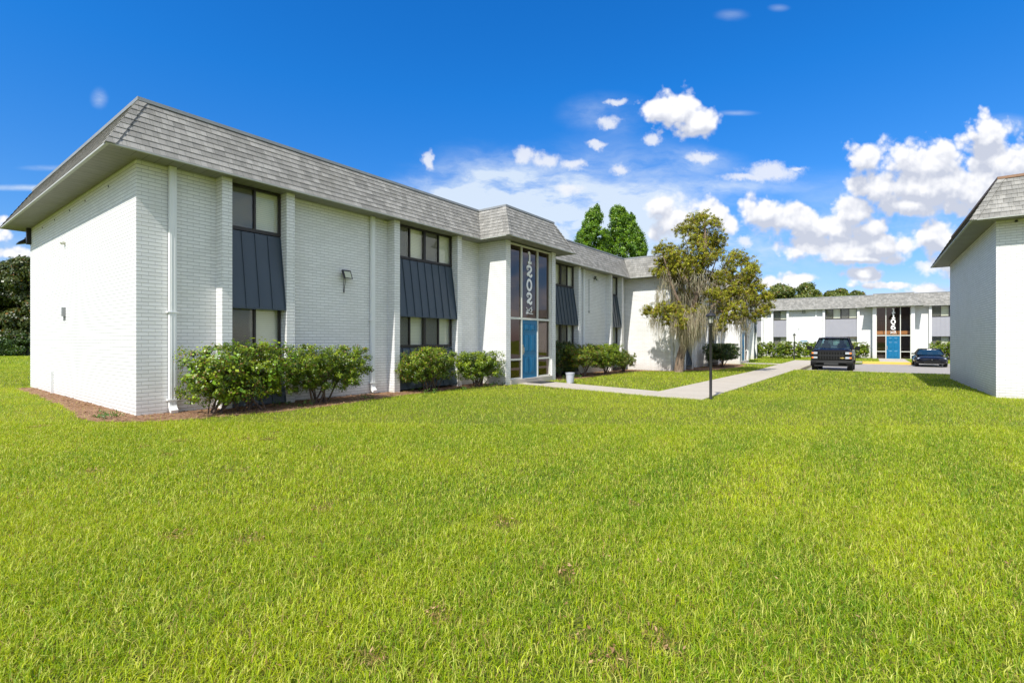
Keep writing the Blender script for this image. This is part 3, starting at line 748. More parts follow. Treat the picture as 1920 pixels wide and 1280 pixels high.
def blades(F0, F1, dens, h, w, near, tight=1.22):
    area = tight*(F1**2-F0**2)+3*(F1-F0); n = int(dens*area)
    F = F0+(F1-F0)*rng.random(n*2); R = (rng.random(n*2)*2-1)*(tight*F1+1.5)
    k = np.abs(R) < tight*F+1.5; F, R = F[k][:n], R[k][:n]
    x = CR*R-SR*F; y = SR*R+CR*F
    k = lawn_ok(x, y); x, y = x[k], y[k]
    # clumpiness and thin spots
    cl = vnoise(x, y, .16, 1)*.6+vnoise(x, y, .55, 2)*.4
    bare = np.zeros(len(x))
    for bxx, byy in BARE:
        r = .035+.04*((bxx*7) % 1); bare = np.maximum(bare, np.exp(-((x-bxx)**2+(y-byy)**2)/(2*r*r)))
    k = rng.random(len(x)) < (.55+.75*cl)*(1-.6*bare); x, y, cl, bare = x[k], y[k], cl[k], bare[k]; n = len(x)
    z = Gz(x, y)
    big = vnoise(x, y, 2.6, 5)*.5+vnoise(x, y, 7, 6)*.5; md = vnoise(x, y, .8, 7)
    H = h*(.55+.75*rng.random(n))*(.75+.5*cl)*(1-.5*bare)
    az = rng.uniform(0, 6.283, n)+1.5*vnoise(x, y, .5, 8); lean = np.clip(rng.normal(.95, .48, n), .05, 1.6)
    dx, dy = np.cos(az), np.sin(az); tw = az+math.pi/2+rng.normal(0, .5, n)
    ww = w*(.6+.8*rng.random(n)); sx, sy = np.cos(tw)*ww/2, np.sin(tw)*ww/2
    # colour
    t = np.clip(.15+.09*np.sign(np.sin(x*2*math.pi/1.3))*(x > -3)+.65*big+.35*(md-.5)+rng.normal(0, .26, n), 0, 1)[:, None]
    c = np.array([[.14, .28, .004]])*(1-t)+np.array([[.54, .61, .014]])*t
    lite = (rng.random(n) < .24)[:, None]; c = np.where(lite, np.array([[.50, .54, .06]])+rng.random((n, 1))*np.array([[.16, .13, .10]]), c)
    st = (rng.random(n) < (.03+.06*md+.6*bare))[:, None]; c = np.where(st, np.array([[.42, .30, .10]])*(.6+.6*rng.random((n, 1))), c)
    if near:
        mid = np.stack([x+dx*H*.45*np.sin(lean*.6), y+dy*H*.45*np.sin(lean*.6), z+H*.5*np.cos(lean*.5)], 1)
        tip = np.stack([x+dx*H*np.sin(lean), y+dy*H*np.sin(lean), z+H*np.cos(lean)*.92], 1)
        b = np.stack([x, y, z-.004], 1); s = np.stack([sx, sy, 0*sx], 1)
        co = np.stack([b-s, b+s, mid+s*.85, mid-s*.85, tip], 1).reshape(-1, 3)
        i = np.arange(n)[:, None]*5
        tri = np.concatenate([i+np.array([[0, 1, 2]]), i+np.array([[0, 2, 3]]), i+np.array([[3, 2, 4]])], 0)
        return co, tri, np.repeat(c, 5, 0)
    tip = np.stack([x+dx*H*np.sin(lean), y+dy*H*np.sin(lean), z+H*np.cos(lean)*.92], 1)
    b = np.stack([x, y, z-.004], 1); s = np.stack([sx, sy, 0*sx], 1)
    co = np.stack([b-s, b+s, tip], 1).reshape(-1, 3); return co, np.arange(3*n).reshape(-1, 3), np.repeat(c, 3, 0)
cs, ts, cc, base = [], [], [], 0
for args in ((1.0, 4.2, 10500, .066, .0042, True), (4.2, 8.5, 5200, .064, .0050, True), (8.5, 15, 2000, .070, .0072, False), (15, 30, 420, .078, .016, False), (30, 60, 60, .085, .04, False)):
    c, t_, k_ = blades(*args); cs.append(c); ts.append(t_+base); cc.append(k_); base += len(c)
o = npmesh('grass', np.concatenate(cs), np.concatenate(ts), 3, M['grass'], None, np.concatenate(cc))
tag(o, 'bright green lawn grass with straw coloured blades', 'grass', kind='stuff')
del cs, ts, cc

# dry leaves and thatch tufts lying on the grass
n = 1500; F = 1.8+rng.random(n)**.8*20; R = (rng.random(n)*2-1)*(1.15*F)
x = CR*R-SR*F; y = SR*R+CR*F
ex = np.concatenate([np.full(14, b[0]) for b in BARE])+rng.normal(0, .05, 14*len(BARE)); ey = np.concatenate([np.full(14, b[1]) for b in BARE])+rng.normal(0, .05, 14*len(BARE))
x = np.concatenate([x, ex]); y = np.concatenate([y, ey]); k = lawn_ok(x, y); x, y = x[k], y[k]; n = len(x)
a = rng.uniform(0, 6.283, n); L = rng.uniform(.006, .017, n); w = L*rng.uniform(.12, .5, n); tz = rng.uniform(-.6, .6, n); z0 = Gz(x, y)+rng.uniform(.02, .045, n)
ux, uy = np.cos(a)*L, np.sin(a)*L; vx, vy = -np.sin(a)*w, np.cos(a)*w
P = np.stack([np.stack([x-ux, y-uy, z0-tz*L], 1), np.stack([x+vx, y+vy, z0+.003], 1), np.stack([x+ux, y+uy, z0+tz*L], 1), np.stack([x-vx, y-vy, z0-.003], 1)], 1)
t = rng.random((n, 1)); c = np.array([[.22, .11, .05]])*(1-t)+np.array([[.55, .38, .20]])*t
o = npmesh('dry_leaves', P.reshape(-1, 3), np.arange(4*n).reshape(-1, 4), 4, M['moss'], None, np.repeat(c, 4, 0)); tag(o, 'tiny dry brown leaf bits and thatch scattered over the lawn', 'dry leaves', kind='stuff')
# ---------------------------------------------------------------- foliage
def leafcloud(name, clusters, parent, mat, size, pal, puffs=34, per=34, puff_r=.16, aspect=.5, flat=1.0, local=False, shell=(.62, 1.04), seed=0, droop=.0, outw=.6, straw=.0, bottom=None, pn=2.0, clip=None):
    r = np.random.default_rng(seed); Ps, Ns, Cs, Ss = [], [], [], []
    for cl in clusters:
        c, rad = np.array(cl[0], float), np.array(cl[1], float); wgt = cl[2] if len(cl) > 2 else 1
        k = int(puffs*wgt); u = r.normal(size=(k, 3)); u /= np.linalg.norm(u, axis=1)[:, None]
        if bottom is not None: u[:, 2] = np.where(u[:, 2] < 0, u[:, 2]*bottom, u[:, 2])
        rr = r.uniform(shell[0], shell[1], (k, 1)); ub = u/((np.abs(u)**pn).sum(1)**(1/pn))[:, None]; pc = c+ub*rad*rr
        pr = puff_r*r.uniform(.6, 1.35, k); tone = r.random(k)
        q = r.normal(size=(k, per, 3)); q /= np.linalg.norm(q, axis=2)[:, :, None]; q[:, :, 2] *= flat
        rad2 = r.random((k, per, 1))**.5
        p = pc[:, None, :]+q*rad2*pr[:, None, None]
        n = outw*u[:, None, :]+.5*q+r.normal(size=(k, per, 3))*.55+np.array([0, 0, .35])
        t = np.clip(.55*tone[:, None]+.45*r.random((k, per)), 0, 1)
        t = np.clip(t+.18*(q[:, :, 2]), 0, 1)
        Ps.append(p.reshape(-1, 3)); Ns.append(n.reshape(-1, 3)); Cs.append(t.reshape(-1)); Ss.append(r.uniform(.65, 1.35, k*per))
    P, Nn, t, S = np.concatenate(Ps), np.concatenate(Ns), np.concatenate(Cs), np.concatenate(Ss)*size
    if clip is not None:
        k_ = (P[:, 2] < clip[0]+r.exponential(.012, len(P))) & (P[:, 2] > clip[1]-r.exponential(.05, len(P))); P, Nn, t, S = P[k_], Nn[k_], t[k_], S[k_]
    Nn /= np.linalg.norm(Nn, axis=1)[:, None]; n = len(P)
    rv = r.normal(size=(n, 3)); rv[:, 2] -= droop*2; A = rv-Nn*np.sum(rv*Nn, 1)[:, None]; A /= np.linalg.norm(A, axis=1)[:, None]; B = np.cross(Nn, A)
    S = S[:, None]
    co = np.stack([P-A*S*.5, P+B*S*aspect*.5+Nn*S*.06, P+A*S*.5, P-B*S*aspect*.5+Nn*S*.06], 1).reshape(-1, 3)
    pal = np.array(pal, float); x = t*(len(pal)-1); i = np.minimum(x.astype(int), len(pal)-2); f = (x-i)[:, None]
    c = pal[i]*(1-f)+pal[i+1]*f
    if straw: c = np.where((r.random(n) < straw)[:, None], np.array([[.30, .16, .05]]), c)
    c *= r.uniform(.8, 1.2, (n, 1))
    return npmesh(name, co, np.arange(4*n).reshape(-1, 4), 4, mat, parent, np.repeat(c, 4, 0), local)
PAL_SH = [(.030, .060, .008), (.085, .15, .010), (.20, .30, .014), (.42, .50, .02)]
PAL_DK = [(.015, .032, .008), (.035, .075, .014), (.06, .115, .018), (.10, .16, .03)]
def shrub(x, y, rx, ry, z_lo, z_hi, label, pal=PAL_SH, seed=1, size=.044, n=26, nst=9, straw=.06, per=60, wgt=1.0, vine=False, spread=.55, group='clipped shrubs along the buildings', base=None):
    z0 = gz(x, y)+.01; base = base or [(0, 0)]
    root = thing('shrub', (x, y, z0), label, 'shrub', group)
    r = random.Random(seed); cl = []
    cz = (z_lo+z_hi)/2; hz = (z_hi-z_lo)/2
    gx, gy = max(1, round(rx/.42)), max(1, round(ry/.42))
    for i in range(gx):
        for j in range(gy):
            cx = x-rx+(2*rx)*(i+.5)/gx; cy = y-ry+(2*ry)*(j+.5)/gy
            e = max(abs(cx-x)/rx, abs(cy-y)/ry)
            cl.append(((cx+r.uniform(-.06, .06), cy+r.uniform(-.06, .06), z0+cz+r.uniform(-.03, .04)-.03*e), (rx/gx*1.15, ry/gy*1.15, hz*(1-.05*e)), wgt*n/26))
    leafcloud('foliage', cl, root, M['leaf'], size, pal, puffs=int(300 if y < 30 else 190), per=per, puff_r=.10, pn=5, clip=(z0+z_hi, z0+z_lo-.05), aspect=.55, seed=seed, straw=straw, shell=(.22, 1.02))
    m = MB()
    for k in range(nst):
        b = base[k % len(base)]; p0 = Vector((x+b[0]+r.uniform(-.10, .10), y+b[1]+r.uniform(-.12, .12), z0-.05))
        tx, ty = x+r.uniform(-1, 1)*rx*.8, y+r.uniform(-1, 1)*ry*.85
        p3 = Vector((tx, ty, z0+z_lo+(z_hi-z_lo)*r.uniform(.3, .8)))
        p1 = p0.lerp(p3, .35)+Vector((r.uniform(-.07, .07), r.uniform(-.07, .07), .07)); p2 = p0.lerp(p3, .7)+Vector((r.uniform(-.09, .09), r.uniform(-.09, .09), .06))
        r0 = r.uniform(.014, .030); m.tube([p0, p1, p2, p3], [r0, r0*.75, r0*.5, r0*.2], 6)
        for q in range(4):
            a = p1.lerp(p2, r.random()); e = a+Vector((r.uniform(-.35, .35), r.uniform(-.35, .35), r.uniform(.05, .4)))
            mid_ = a.lerp(e, .5)+Vector((r.uniform(-.05, .05), r.uniform(-.05, .05), 0)); m.tube([a, mid_, e], [r0*.4, r0*.28, .003], 5)
    m.build('branches', M['twig'], root)
    if vine:
        leafcloud('vine', [((cx_[0][0]+.12, cx_[0][1], cx_[0][2]+.05), (cx_[1][0]*1.02, cx_[1][1]*1.0, cx_[1][2]*1.03)) for cx_ in cl], root, M['leaf'], .072, [(.10, .22, .015), (.20, .36, .02), (.38, .46, .03)], puffs=34, per=8, puff_r=.16, aspect=.78, seed=seed+50, shell=(.85, 1.06), droop=.5, outw=1.0)
    return root
shrub(-10.45, 4.62, .50, .97, .24, 1.40, 'large shrub overgrown with heart shaped vine leaves under the nearest window', seed=2, vine=True, nst=14, base=[(-.05, -.45), (0, .1), (.05, .45)], size=.046, straw=.10)
shrub(-10.45, 6.60, .50, .97, .34, 1.37, 'large wide spreading shrub right of the vine covered one beside the floodlit wall', seed=3, nst=13, base=[(0, -.25), (0, 0)])
shrub(-10.5, 10.05, .44, .88, .36, 1.31, 'round topped shrub with bare stems in front of the wide lower window', seed=4, nst=12, base=[(0, -.2), (0, .25)], size=.042, straw=.10)
shrub(-10.45, 12.15, .42, .82, .28, 1.16, 'airy smaller shrub against the sunlit brick side wall left of door 1202', seed=5, nst=10, size=.045, wgt=.7, straw=.03)
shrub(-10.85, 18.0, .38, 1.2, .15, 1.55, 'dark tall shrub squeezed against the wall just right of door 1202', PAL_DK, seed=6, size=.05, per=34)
shrub(-10.15, 19.0, .55, 1.0, .45, 1.42, 'yellow tipped shrub with browned leaves behind the grey bucket', seed=7, size=.05, straw=.16, per=34)
shrub(-10.2, 21.3, .55, 1.15, .35, 1.45, 'rounded green shrub between the yellow tipped one and the sparse one', seed=8, size=.05, per=36)
shrub(-10.35, 23.7, .42, .75, .25, 1.05, 'sparse thin shrub with pale stems in the inner corner of the white walls', [(.06, .10, .02), (.14, .2, .03), (.22, .26, .05)], seed=9, size=.05, wgt=.42, nst=12, straw=.1)
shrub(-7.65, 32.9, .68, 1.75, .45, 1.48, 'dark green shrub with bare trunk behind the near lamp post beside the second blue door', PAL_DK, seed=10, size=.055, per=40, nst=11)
for i, (x, y, w_, lb) in enumerate(((-8.7, 50.9, .8, 'leftmost hedge shrub before the far white building, beside the wing corner'), (-7.2, 51.3, .85, 'middle shrub of the hedge before the far white building'), (-5.75, 51.6, .8, 'rightmost shrub of the hedge, just behind the far lamp post'))):
    shrub(x, y, w_, .6, .04, 1.58, lb, PAL_SH, seed=12+i, size=.088, per=30, nst=6)
shrub(-4.55, 55.9, .75, .6, .15, 1.55, 'shrub partly hidden by the left mirror of the black pickup', seed=16, size=.088, per=30, nst=6)
shrub(-.95, 55.9, .85, .6, .15, 1.50, 'shrub by the far wall just right of the black pickup', seed=17, size=.088, per=30, nst=6, straw=.12)
shrub(5.6, 55.9, 1.3, .6, .2, 1.65, 'shrub behind the low black coupe at the edge of the right building', seed=18, size=.088, per=30, nst=6)
# low weeds at the foot of the walls
wp = []
for (x, y) in ((-10.3, 12.9), (-10.2, 13.0), (-11.0, 13.05), (-10.6, 5.6), (-10.1, 5.9), (-11.4, 2.75), (-11.6, 2.7), (-10.2, 7.6), (-10.0, 9.6), (-10.0, 10.9), (-9.9, 16.9), (-9.8, 17.8), (-10.9, 9.9), (-9.95, 12.2)):
    wp.append(((x, y, gz(x, y)+.06), (.20, .20, .07)))
o = leafcloud('weeds', wp, None, M['leaf'], .06, [(.05, .11, .015), (.12, .22, .03)], puffs=9, per=9, puff_r=.07, aspect=.3, seed=77); tag(o, 'small green weeds in the mulch at the foot of the walls', 'weeds', kind='stuff')

# ---- cedar with Spanish moss
def limb(m, pts, r0, r1, n=8):
    P = [Vector(p) for p in pts]; k = len(P)-1
    # smooth
    out = []; PP = [P[0]]+P+[P[-1]]
    for i in range(1, len(PP)-2):
        for s_ in range(4):
            t = s_/4; out.append(.5*((2*PP[i])+(-PP[i-1]+PP[i+1])*t+(2*PP[i-1]-5*PP[i]+4*PP[i+1]-PP[i+2])*t*t+(-PP[i-1]+3*PP[i]-3*PP[i+1]+PP[i+2])*t**3))
    out.append(P[-1]); L = len(out)-1
    m.tube(out, [r0+(r1-r0)*(i/L)**.8 for i in range(L+1)], n)
ct = W(1272, 697, 25.2)
ct.z = gz(ct.x, ct.y)
cedar = thing('cedar_tree', ct, 'leaning cedar tree draped with grey Spanish moss at the white wing corner', 'tree')
CL = [(1307,411,17,0),(1320,406,13,.3),(1339,418,15,-.3),(1277,431,14,.2),(1293,425,15,-.4),(1315,433,20,.5),(1346,444,17,0),(1300,452,19,-.5),(1325,452,18,.2),(1341,462,18,.5),(1252,466,16,-.2),(1235,467,12,.2),(1279,476,20,.6),(1262,480,15,-.6),(1315,476,20,-.6),(1344,477,15,.1),(1298,488,17,.3),(1257,494,19,.2),(1288,498,19,-.6),(1232,508,12,-.2),(1249,510,15,.5),(1277,515,17,.4),(1306,505,15,-.2),
      (1380,478,15,.2),(1370,487,13,-.5),(1397,490,17,.4),(1412,503,15,-.1),(1400,512,17,-.6),(1368,508,19,.3),(1352,517,16,-.6),(1385,526,17,.5),(1409,527,17,.1),(1427,538,13,-.4),(1437,556,14,0),(1442,570,11,.3),(1431,580,14,-.5),(1409,550,19,-.6),(1388,555,19,.2),(1364,556,19,-.4),(1340,552,17,-.9),(1322,548,14,.7),(1372,580,20,-.9),(1397,587,17,.1),(1417,592,12,-.3),(1352,574,17,.3),(1357,598,14,-.7),(1350,613,11,-.6),(1382,598,12,.5),
      (1221,581,13,-.3),(1211,586,9,-.2),(1240,578,15,-.6),(1258,578,16,-.3),(1270,592,17,-.8),(1290,585,17,.2),(1252,598,12,-.6),(1303,560,16,.8),(1315,580,15,-.3),(1412,562,15,.6),(1330,520,14,.6),(1310,530,14,.3),(1290,522,16,.9),(1268,530,15,.7),(1300,545,15,.9),(1282,555,15,.8),(1345,535,15,.4),(1262,505,14,-.5),(1240,490,13,.3),(1325,490,16,-.2),(1375,540,15,-.5),(1230,590,10,-.7),(1278,606,12,-1.0)]
m = MB(); F0 = 25.2
limb(m, [ct-Vector((0, 0, .15)), W(1275, 675, F0), W(1281, 650, F0), W(1288, 620, F0), W(1298, 585, F0), W(1308, 545, F0), W(1316, 500, F0), W(1322, 455, F0), W(1322, 415, F0)], .26, .03, 12)
limb(m, [W(1283, 640, F0), W(1300, 610, 25.0), W(1330, 580, 24.9), W(1362, 550, 24.9), (W(1392, 520, 25.0)), W(1405, 495, 25.1)], .15, .025)
limb(m, [W(1318, 592, 24.9), W(1360, 582, 24.7), W(1400, 575, 24.8), W(1432, 565, 25.0)], .08, .02)
limb(m, [W(1292, 605, F0), W(1280, 580, 24.8), W(1262, 540, 24.7), W(1250, 500, 24.9), W(1240, 470, 25)], .11, .02)
limb(m, [W(1284, 630, F0), W(1268, 605, 24.7), W(1245, 592, 24.6), W(1215, 587, 24.7)], .07, .012)
limb(m, [W(1310, 540, F0), W(1330, 520, 25.4), W(1345, 480, 25.6)], .07, .015)
limb(m, [W(1305, 555, F0), W(1285, 520, 25.5), W(1272, 480, 25.8)], .07, .015)
limb(m, [W(1335, 575, 24.9), W(1350, 590, 24.6), W(1362, 605, 24.5)], .04, .01)
r = random.Random(5)
for (px, py, rp_, df) in CL:
    e = W(px, py, F0+df); q = W(1308+(px-1308)*.55, py+(590-py)*.25+6, F0+df*.3)
    limb(m, [q, q.lerp(e, .5)+Vector((r.uniform(-.15, .15), r.uniform(-.15, .15), r.uniform(-.05, .12))), e], .03, .006, 5)
for k in range(60):
    px, py, rp_, df = r.choice(CL); e = W(px+r.uniform(-10, 10), py+r.uniform(-4, 16), F0+df); q = e+Vector((r.uniform(-.5, .5), r.uniform(-.5, .5), r.uniform(-.4, .2)))
    limb(m, [e, e.lerp(q, .5)+Vector((0, 0, .06)), q], .012, .003, 4)
m.build('trunk', M['bark'], cedar, smooth=True)
cls = [(tuple(W(px, py, F0+df*1.3)), (rp_*.033, rp_*.035, rp_*.028), (rp_/16)**2) for px, py, rp_, df in CL]
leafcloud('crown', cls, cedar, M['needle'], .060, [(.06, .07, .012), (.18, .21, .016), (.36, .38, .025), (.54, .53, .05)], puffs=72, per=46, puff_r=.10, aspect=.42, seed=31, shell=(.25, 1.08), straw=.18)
# moss strands
SS = []; r = np.random.default_rng(9)
for (px, py, sp, cnt, L0, L1, df) in ((1300, 612, 16, 240, .3, 1.2, -.4), (1288, 600, 14, 160, .3, 1.0, -.6), (1312, 590, 20, 150, .3, 1.0, -.7), (1325, 565, 18, 60, .2, .6, -.8), (1245, 545, 9, 34, .3, 1.0, -.5), (1233, 550, 4, 26, .4, .9, -.5), (1225, 598, 8, 60, .2, .7, -.3), (1238, 600, 8, 60, .2, .8, -.5), (1265, 600, 10, 120, .3, .9, -.8), (1280, 620, 8, 100, .3, .9, -.5), (1272, 560, 10, 90, .4, 1.2, .2), (1340, 605, 10, 90, .2, .8, -.5), (1355, 612, 8, 50, .2, .6, -.6), (1382, 600, 14, 90, .2, .6, -.3), (1400, 605, 10, 60, .2, .5, 0), (1290, 550, 20, 60, .3, .8, .3), (1320, 530, 22, 100, .15, .4, -.9), (1252, 520, 15, 80, .2, .7, 0), (1385, 560, 30, 90, .1, .4, -.7), (1300, 520, 30, 90, .15, .5, -.9)):
    for _ in range(int(cnt*1.9)):
        p = W(px+r.normal()*sp*.6, py+r.normal()*9, F0+df+r.normal()*.45); SS.append((p.x, p.y, p.z, r.uniform(L0, L1)))
SS = np.array(SS); n = len(SS); cols = r.uniform(.6, 1.2, (n, 1))*np.array([[.46, .40, .29]]); cols = np.where((r.random(n) < .3)[:, None], cols*np.array([[.7, .8, .7]]), cols)
rows = []; a = r.uniform(0, 6.28, n); jx, jy = r.normal(0, .05, n), r.normal(0, .05, n)
for k in range(5):
    t = k/4; w_ = .0085*(1-.75*t)*(1+.6*(k == 1)); cx = SS[:, 0]+jx*math.sin(2.4*t)+r.normal(0, .006, n); cy = SS[:, 1]+jy*math.sin(2.4*t)+r.normal(0, .006, n); cz = SS[:, 2]-SS[:, 3]*t
    rows.append(np.stack([cx-np.cos(a)*w_, cy-np.sin(a)*w_, cz], 1)); rows.append(np.stack([cx+np.cos(a)*w_, cy+np.sin(a)*w_, cz], 1))
co = np.stack(rows, 1).reshape(-1, 3); i = np.arange(n)[:, None]*10
fq = np.concatenate([i+np.array([[2*k, 2*k+1, 2*k+3, 2*k+2]]) for k in range(4)], 0)
npmesh('spanish_moss', co, fq, 4, M['moss'], cedar, np.repeat(cols, 10, 0))

# ---- background trees
def tree(name, x, y, h, clusters, label, pal, size, puffs, per, puff_r, seed, trunk_r=.25, group=None, straw=0, aspect=.7, shell=(.5, 1.05), lean=0, outw=.6, droop=.3):
    z0 = gz(x, y); root = thing(name, (x, y, z0), label, 'tree', group)
    m = MB(); r = random.Random(seed)
    limb(m, [(x, y, z0-.2), (x+.1, y, h*.3), (x-.1+lean, y+.1, h*.6), (x+lean, y, h*.9)], trunk_r, .04, 10)
    for cl in clusters:
        c = Vector(cl[0]); b = Vector((x, y, max(z0+h*.18, c.z-(.25*h)*r.uniform(.6, 1.1))))
        limb(m, [b, b.lerp(c, .5)+Vector((0, 0, .2)), c], trunk_r*.35, .02, 6)
    m.build('trunk', M['greybark'], root, smooth=True)
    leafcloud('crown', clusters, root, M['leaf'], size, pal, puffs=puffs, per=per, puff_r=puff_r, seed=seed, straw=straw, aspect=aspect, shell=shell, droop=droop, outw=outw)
    return root
PAL_BR = [(.025, .065, .008), (.08, .18, .012), (.17, .32, .016), (.32, .46, .03)]
def spire(px, F, blobs, k=1.0): return [(tuple(W(a, b, F+d)), (r1*k*F/FOC, r1*k*F/FOC, r2*k*F/FOC), 1) for a, b, r1, r2, d in blobs]
FT = 58
b1 = [(1112, 402, 6, 9, 0), (1119, 408, 9, 14, .5), (1108, 420, 13, 16, 0), (1114, 436, 13, 17, -.8), (1103, 445, 14, 18, .5), (1095, 462, 15, 18, -.5), (1118, 465, 18, 18, 1), (1088, 478, 12, 16, 0), (1110, 492, 24, 20, 0), (1118, 520, 34, 24, 0), (1112, 550, 36, 26, 0)]
rb_ = random.Random(2)
b1 += [(1137, 455, 8, 10, .3), (1136, 440, 5, 8, 0), (1131, 462, 9, 12, 0), (1128, 478, 14, 14, 0), (1078, 470, 7, 12, 0), (1096, 440, 10, 14, 0)]+[(x, y, 4, 12, 0) for x, y in ((1098, 428), (1090, 446), (1083, 462), (1119, 398), (1104, 412), (1079, 474))]
b2 = [(1141, 462, 11, 12, 0), (1137, 478, 17, 18, .4), (1136, 500, 20, 18, 0), (1165, 435, 16, 18, 0), (1180, 450, 14, 18, .3)]+[(x, y, 4, 12, 0) for x, y in ((1166, 402), (1190, 432), (1196, 440), (1207, 470), (1180, 424))]+[(1157, 396, 6, 9, 0), (1151, 405, 6, 12, 0), (1162, 410, 9, 13, .6), (1157, 420, 11, 16, -.5), (1174, 412, 5, 13, 0), (1184, 416, 5, 14, .5), (1176, 436, 14, 20, .3), (1152, 445, 18, 20, .8), (1170, 462, 20, 20, -.8), (1190, 458, 10, 18, 0), (1203, 456, 5, 16, 0), (1148, 475, 18, 20, .5), (1195, 478, 15, 16, 0), (1175, 492, 28, 20, 0), (1170, 520, 36, 26, 0), (1170, 550, 38, 26, 0)]
p = W(1108, 638, FT); tree('maple_tree', p.x, p.y, 16.5, spire(0, FT, b1, 1.12), 'bright green pointed tree behind the roof, left one of the pair', PAL_BR, .14, 85, 44, .30, 41, .22, 'bright green trees behind the long roof', aspect=.8, shell=(.35, 1.22))
p = W(1168, 638, FT+1); tree('maple_tree', p.x, p.y, 16.5, spire(0, FT+1, b2, 1.10), 'bright green many spired tree behind the roof, right one of the pair', PAL_BR, .14, 85, 44, .30, 42, .24, 'bright green trees behind the long roof', aspect=.8, shell=(.35, 1.22))
PAL_OAK = [(.035, .05, .012), (.085, .12, .020), (.15, .19, .03), (.24, .27, .05)]
def oak(px, F, top, wpx, label, seed, group, pal=PAL_OAK, size=.34, dens=1.0, low=None, name='oak_tree'):
    r = random.Random(seed); bl = []
    k = int(9*dens)+3; htop = 638-top
    for i in range(k):
        a = (i+.5)/k; x = px-wpx+2*wpx*a; e = 1-((x-px)/wpx)**2*.45
        y = 638-htop*e*r.uniform(.80, .94); rr = wpx*.30*r.uniform(.75, 1.15)
        bl.append((x, y+rr*.4, rr, rr*.55, r.uniform(-2.5, 2.5)))
        bl.append((x+r.uniform(-8, 8), y+rr*1.5, rr*1.15, rr*.8, r.uniform(-2.5, 2.5)))
    if low is not None:
        for q in range(4):
            for i in range(k): bl.append((px-wpx+2*wpx*(i+r.random())/k, low-8-(low-top)*.2*q*r.uniform(.8, 1.2), wpx*.3, wpx*.30, r.uniform(-2, 2)))
    p = W(px, 638, F)
    return tree(name, p.x, p.y, 1.45+(638-top)*F/FOC*.8, spire(0, F, bl), label, pal, size*.8, 110, 34, .50, seed, .35, group, straw=.04)
gname = 'oaks behind the far building'
oak(1462, 76, 528, 34, 'spreading oak behind the far roof, leftmost one next to the cedar', 51, gname)
oak(1515, 78, 527, 36, 'tallest rounded oak rising behind the middle of the far roof', 52, gname)
oak(1568, 80, 534, 32, 'lower oak just right of the tallest one behind the far roof', 53, gname)
oak(1606, 82, 543, 20, 'small oak at the right end of the row behind the far roof', 54, gname)
gname = 'dark woodland trees beyond the lawn on the left'
for i, (px, F, top, w_, lb) in enumerate(((48, 50, 462, 34, 'tall dark tree touching the far left corner of the white building'), (5, 52, 482, 34, 'dense dark green tree at the left edge of the photo beyond the lawn'), (-50, 50, 470, 40, 'woodland tree just outside the left edge'), (-120, 52, 480, 42, 'second woodland tree outside the left edge'), (95, 56, 490, 40, 'woodland tree standing behind the white end wall'))):
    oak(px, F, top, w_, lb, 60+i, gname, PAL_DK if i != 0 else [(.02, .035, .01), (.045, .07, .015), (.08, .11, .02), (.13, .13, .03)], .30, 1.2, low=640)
rs = []
for px in (-90, -45, 0, 35, 60): rs.append(((*W(px, 648, 47+.02*px)[:2], .9), (2.6, 2.6, 1.3)))
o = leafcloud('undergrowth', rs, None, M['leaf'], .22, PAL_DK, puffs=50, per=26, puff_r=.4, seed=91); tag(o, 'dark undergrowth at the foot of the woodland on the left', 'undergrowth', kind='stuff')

# ---------------------------------------------------------------- lamp posts
def lamp_post(x, y, z, label):
    root = thing('lamp_post', (x, y, z), label, 'lamp post', 'black garden lamp posts beside the walk')
    m = MB(); m.lathe([(0, 0), (.045, 0), (.045, .05), (.036, .07), (.036, 1.92), (.05, 1.94), (.05, 1.97), (0, 1.97)], (x, y, z-.02), 14)
    m.build('post', M['blackpaint'], root, smooth=True)
    m = MB(); m.lathe([(.045, 1.96), (.06, 1.98), (.06, 2.0), (.04, 2.0)], (x, y, z), 8)
    for k in range(6):
        a = math.pi*k/3; c, s = math.cos(a), math.sin(a)
        m.tube([(x+.058*c, y+.058*s, z+1.99), (x+.088*c, y+.088*s, z+2.17)], .006, 5)
    m.lathe([(.125, 2.165), (.13, 2.185), (.085, 2.235), (.035, 2.26), (.022, 2.275), (.022, 2.30), (.03, 2.315), (.012, 2.345), (0, 2.35)], (x, y, z), 12)
    hd = m.build('lantern', M['blackpaint'], root)
    m = MB(); m.lathe([(.05, 2.0), (.078, 2.16)], (x, y, z), 6); m.build('lamp_glass', M['lampglass'], hd)
    return root
lamp_post(-3.36, 13.27, gz(0, 13.3), 'black lamp post standing in the grass at the corner of the near path')
lamp_post(-5.42, 49.4, gz(0, 49), 'distant black lamp post in front of the hedge by the far building')

# ---------------------------------------------------------------- bucket, mat
bz = gz(0, 15.2)+.02
bk = thing('bucket', (-8.72, 15.28, bz), 'grey plastic bucket standing at the edge of the entry path', 'bucket')
m = MB(); m.lathe([(0, 0), (.125, 0), (.128, .01), (.150, .30), (.162, .302), (.162, .325), (.155, .33), (.155, .35), (.168, .352), (.168, .375), (.150, .375), (.148, .35), (.122, .02), (0, .02)], (-8.72, 15.28, bz), 22, cap=False); m.build('pail', M['bucket'], bk, smooth=True)
m = MB(); m.tube([(-8.72+.165*math.cos(t), 15.28+.02, bz+.33+.12*0-.10*math.sin(t)) for t in [math.pi*k/10 for k in range(11)]], .004, 5); m.build('handle', M['coping'], bk)
m = MB(); m.box(-9.98, -9.35, 14.35, 15.25, gz(0, 14.6)+.022, gz(0, 14.6)+.036); o = m.build('door_mat', M['mat']); tag(o, 'dark doormat on the path before door 1202', 'doormat')

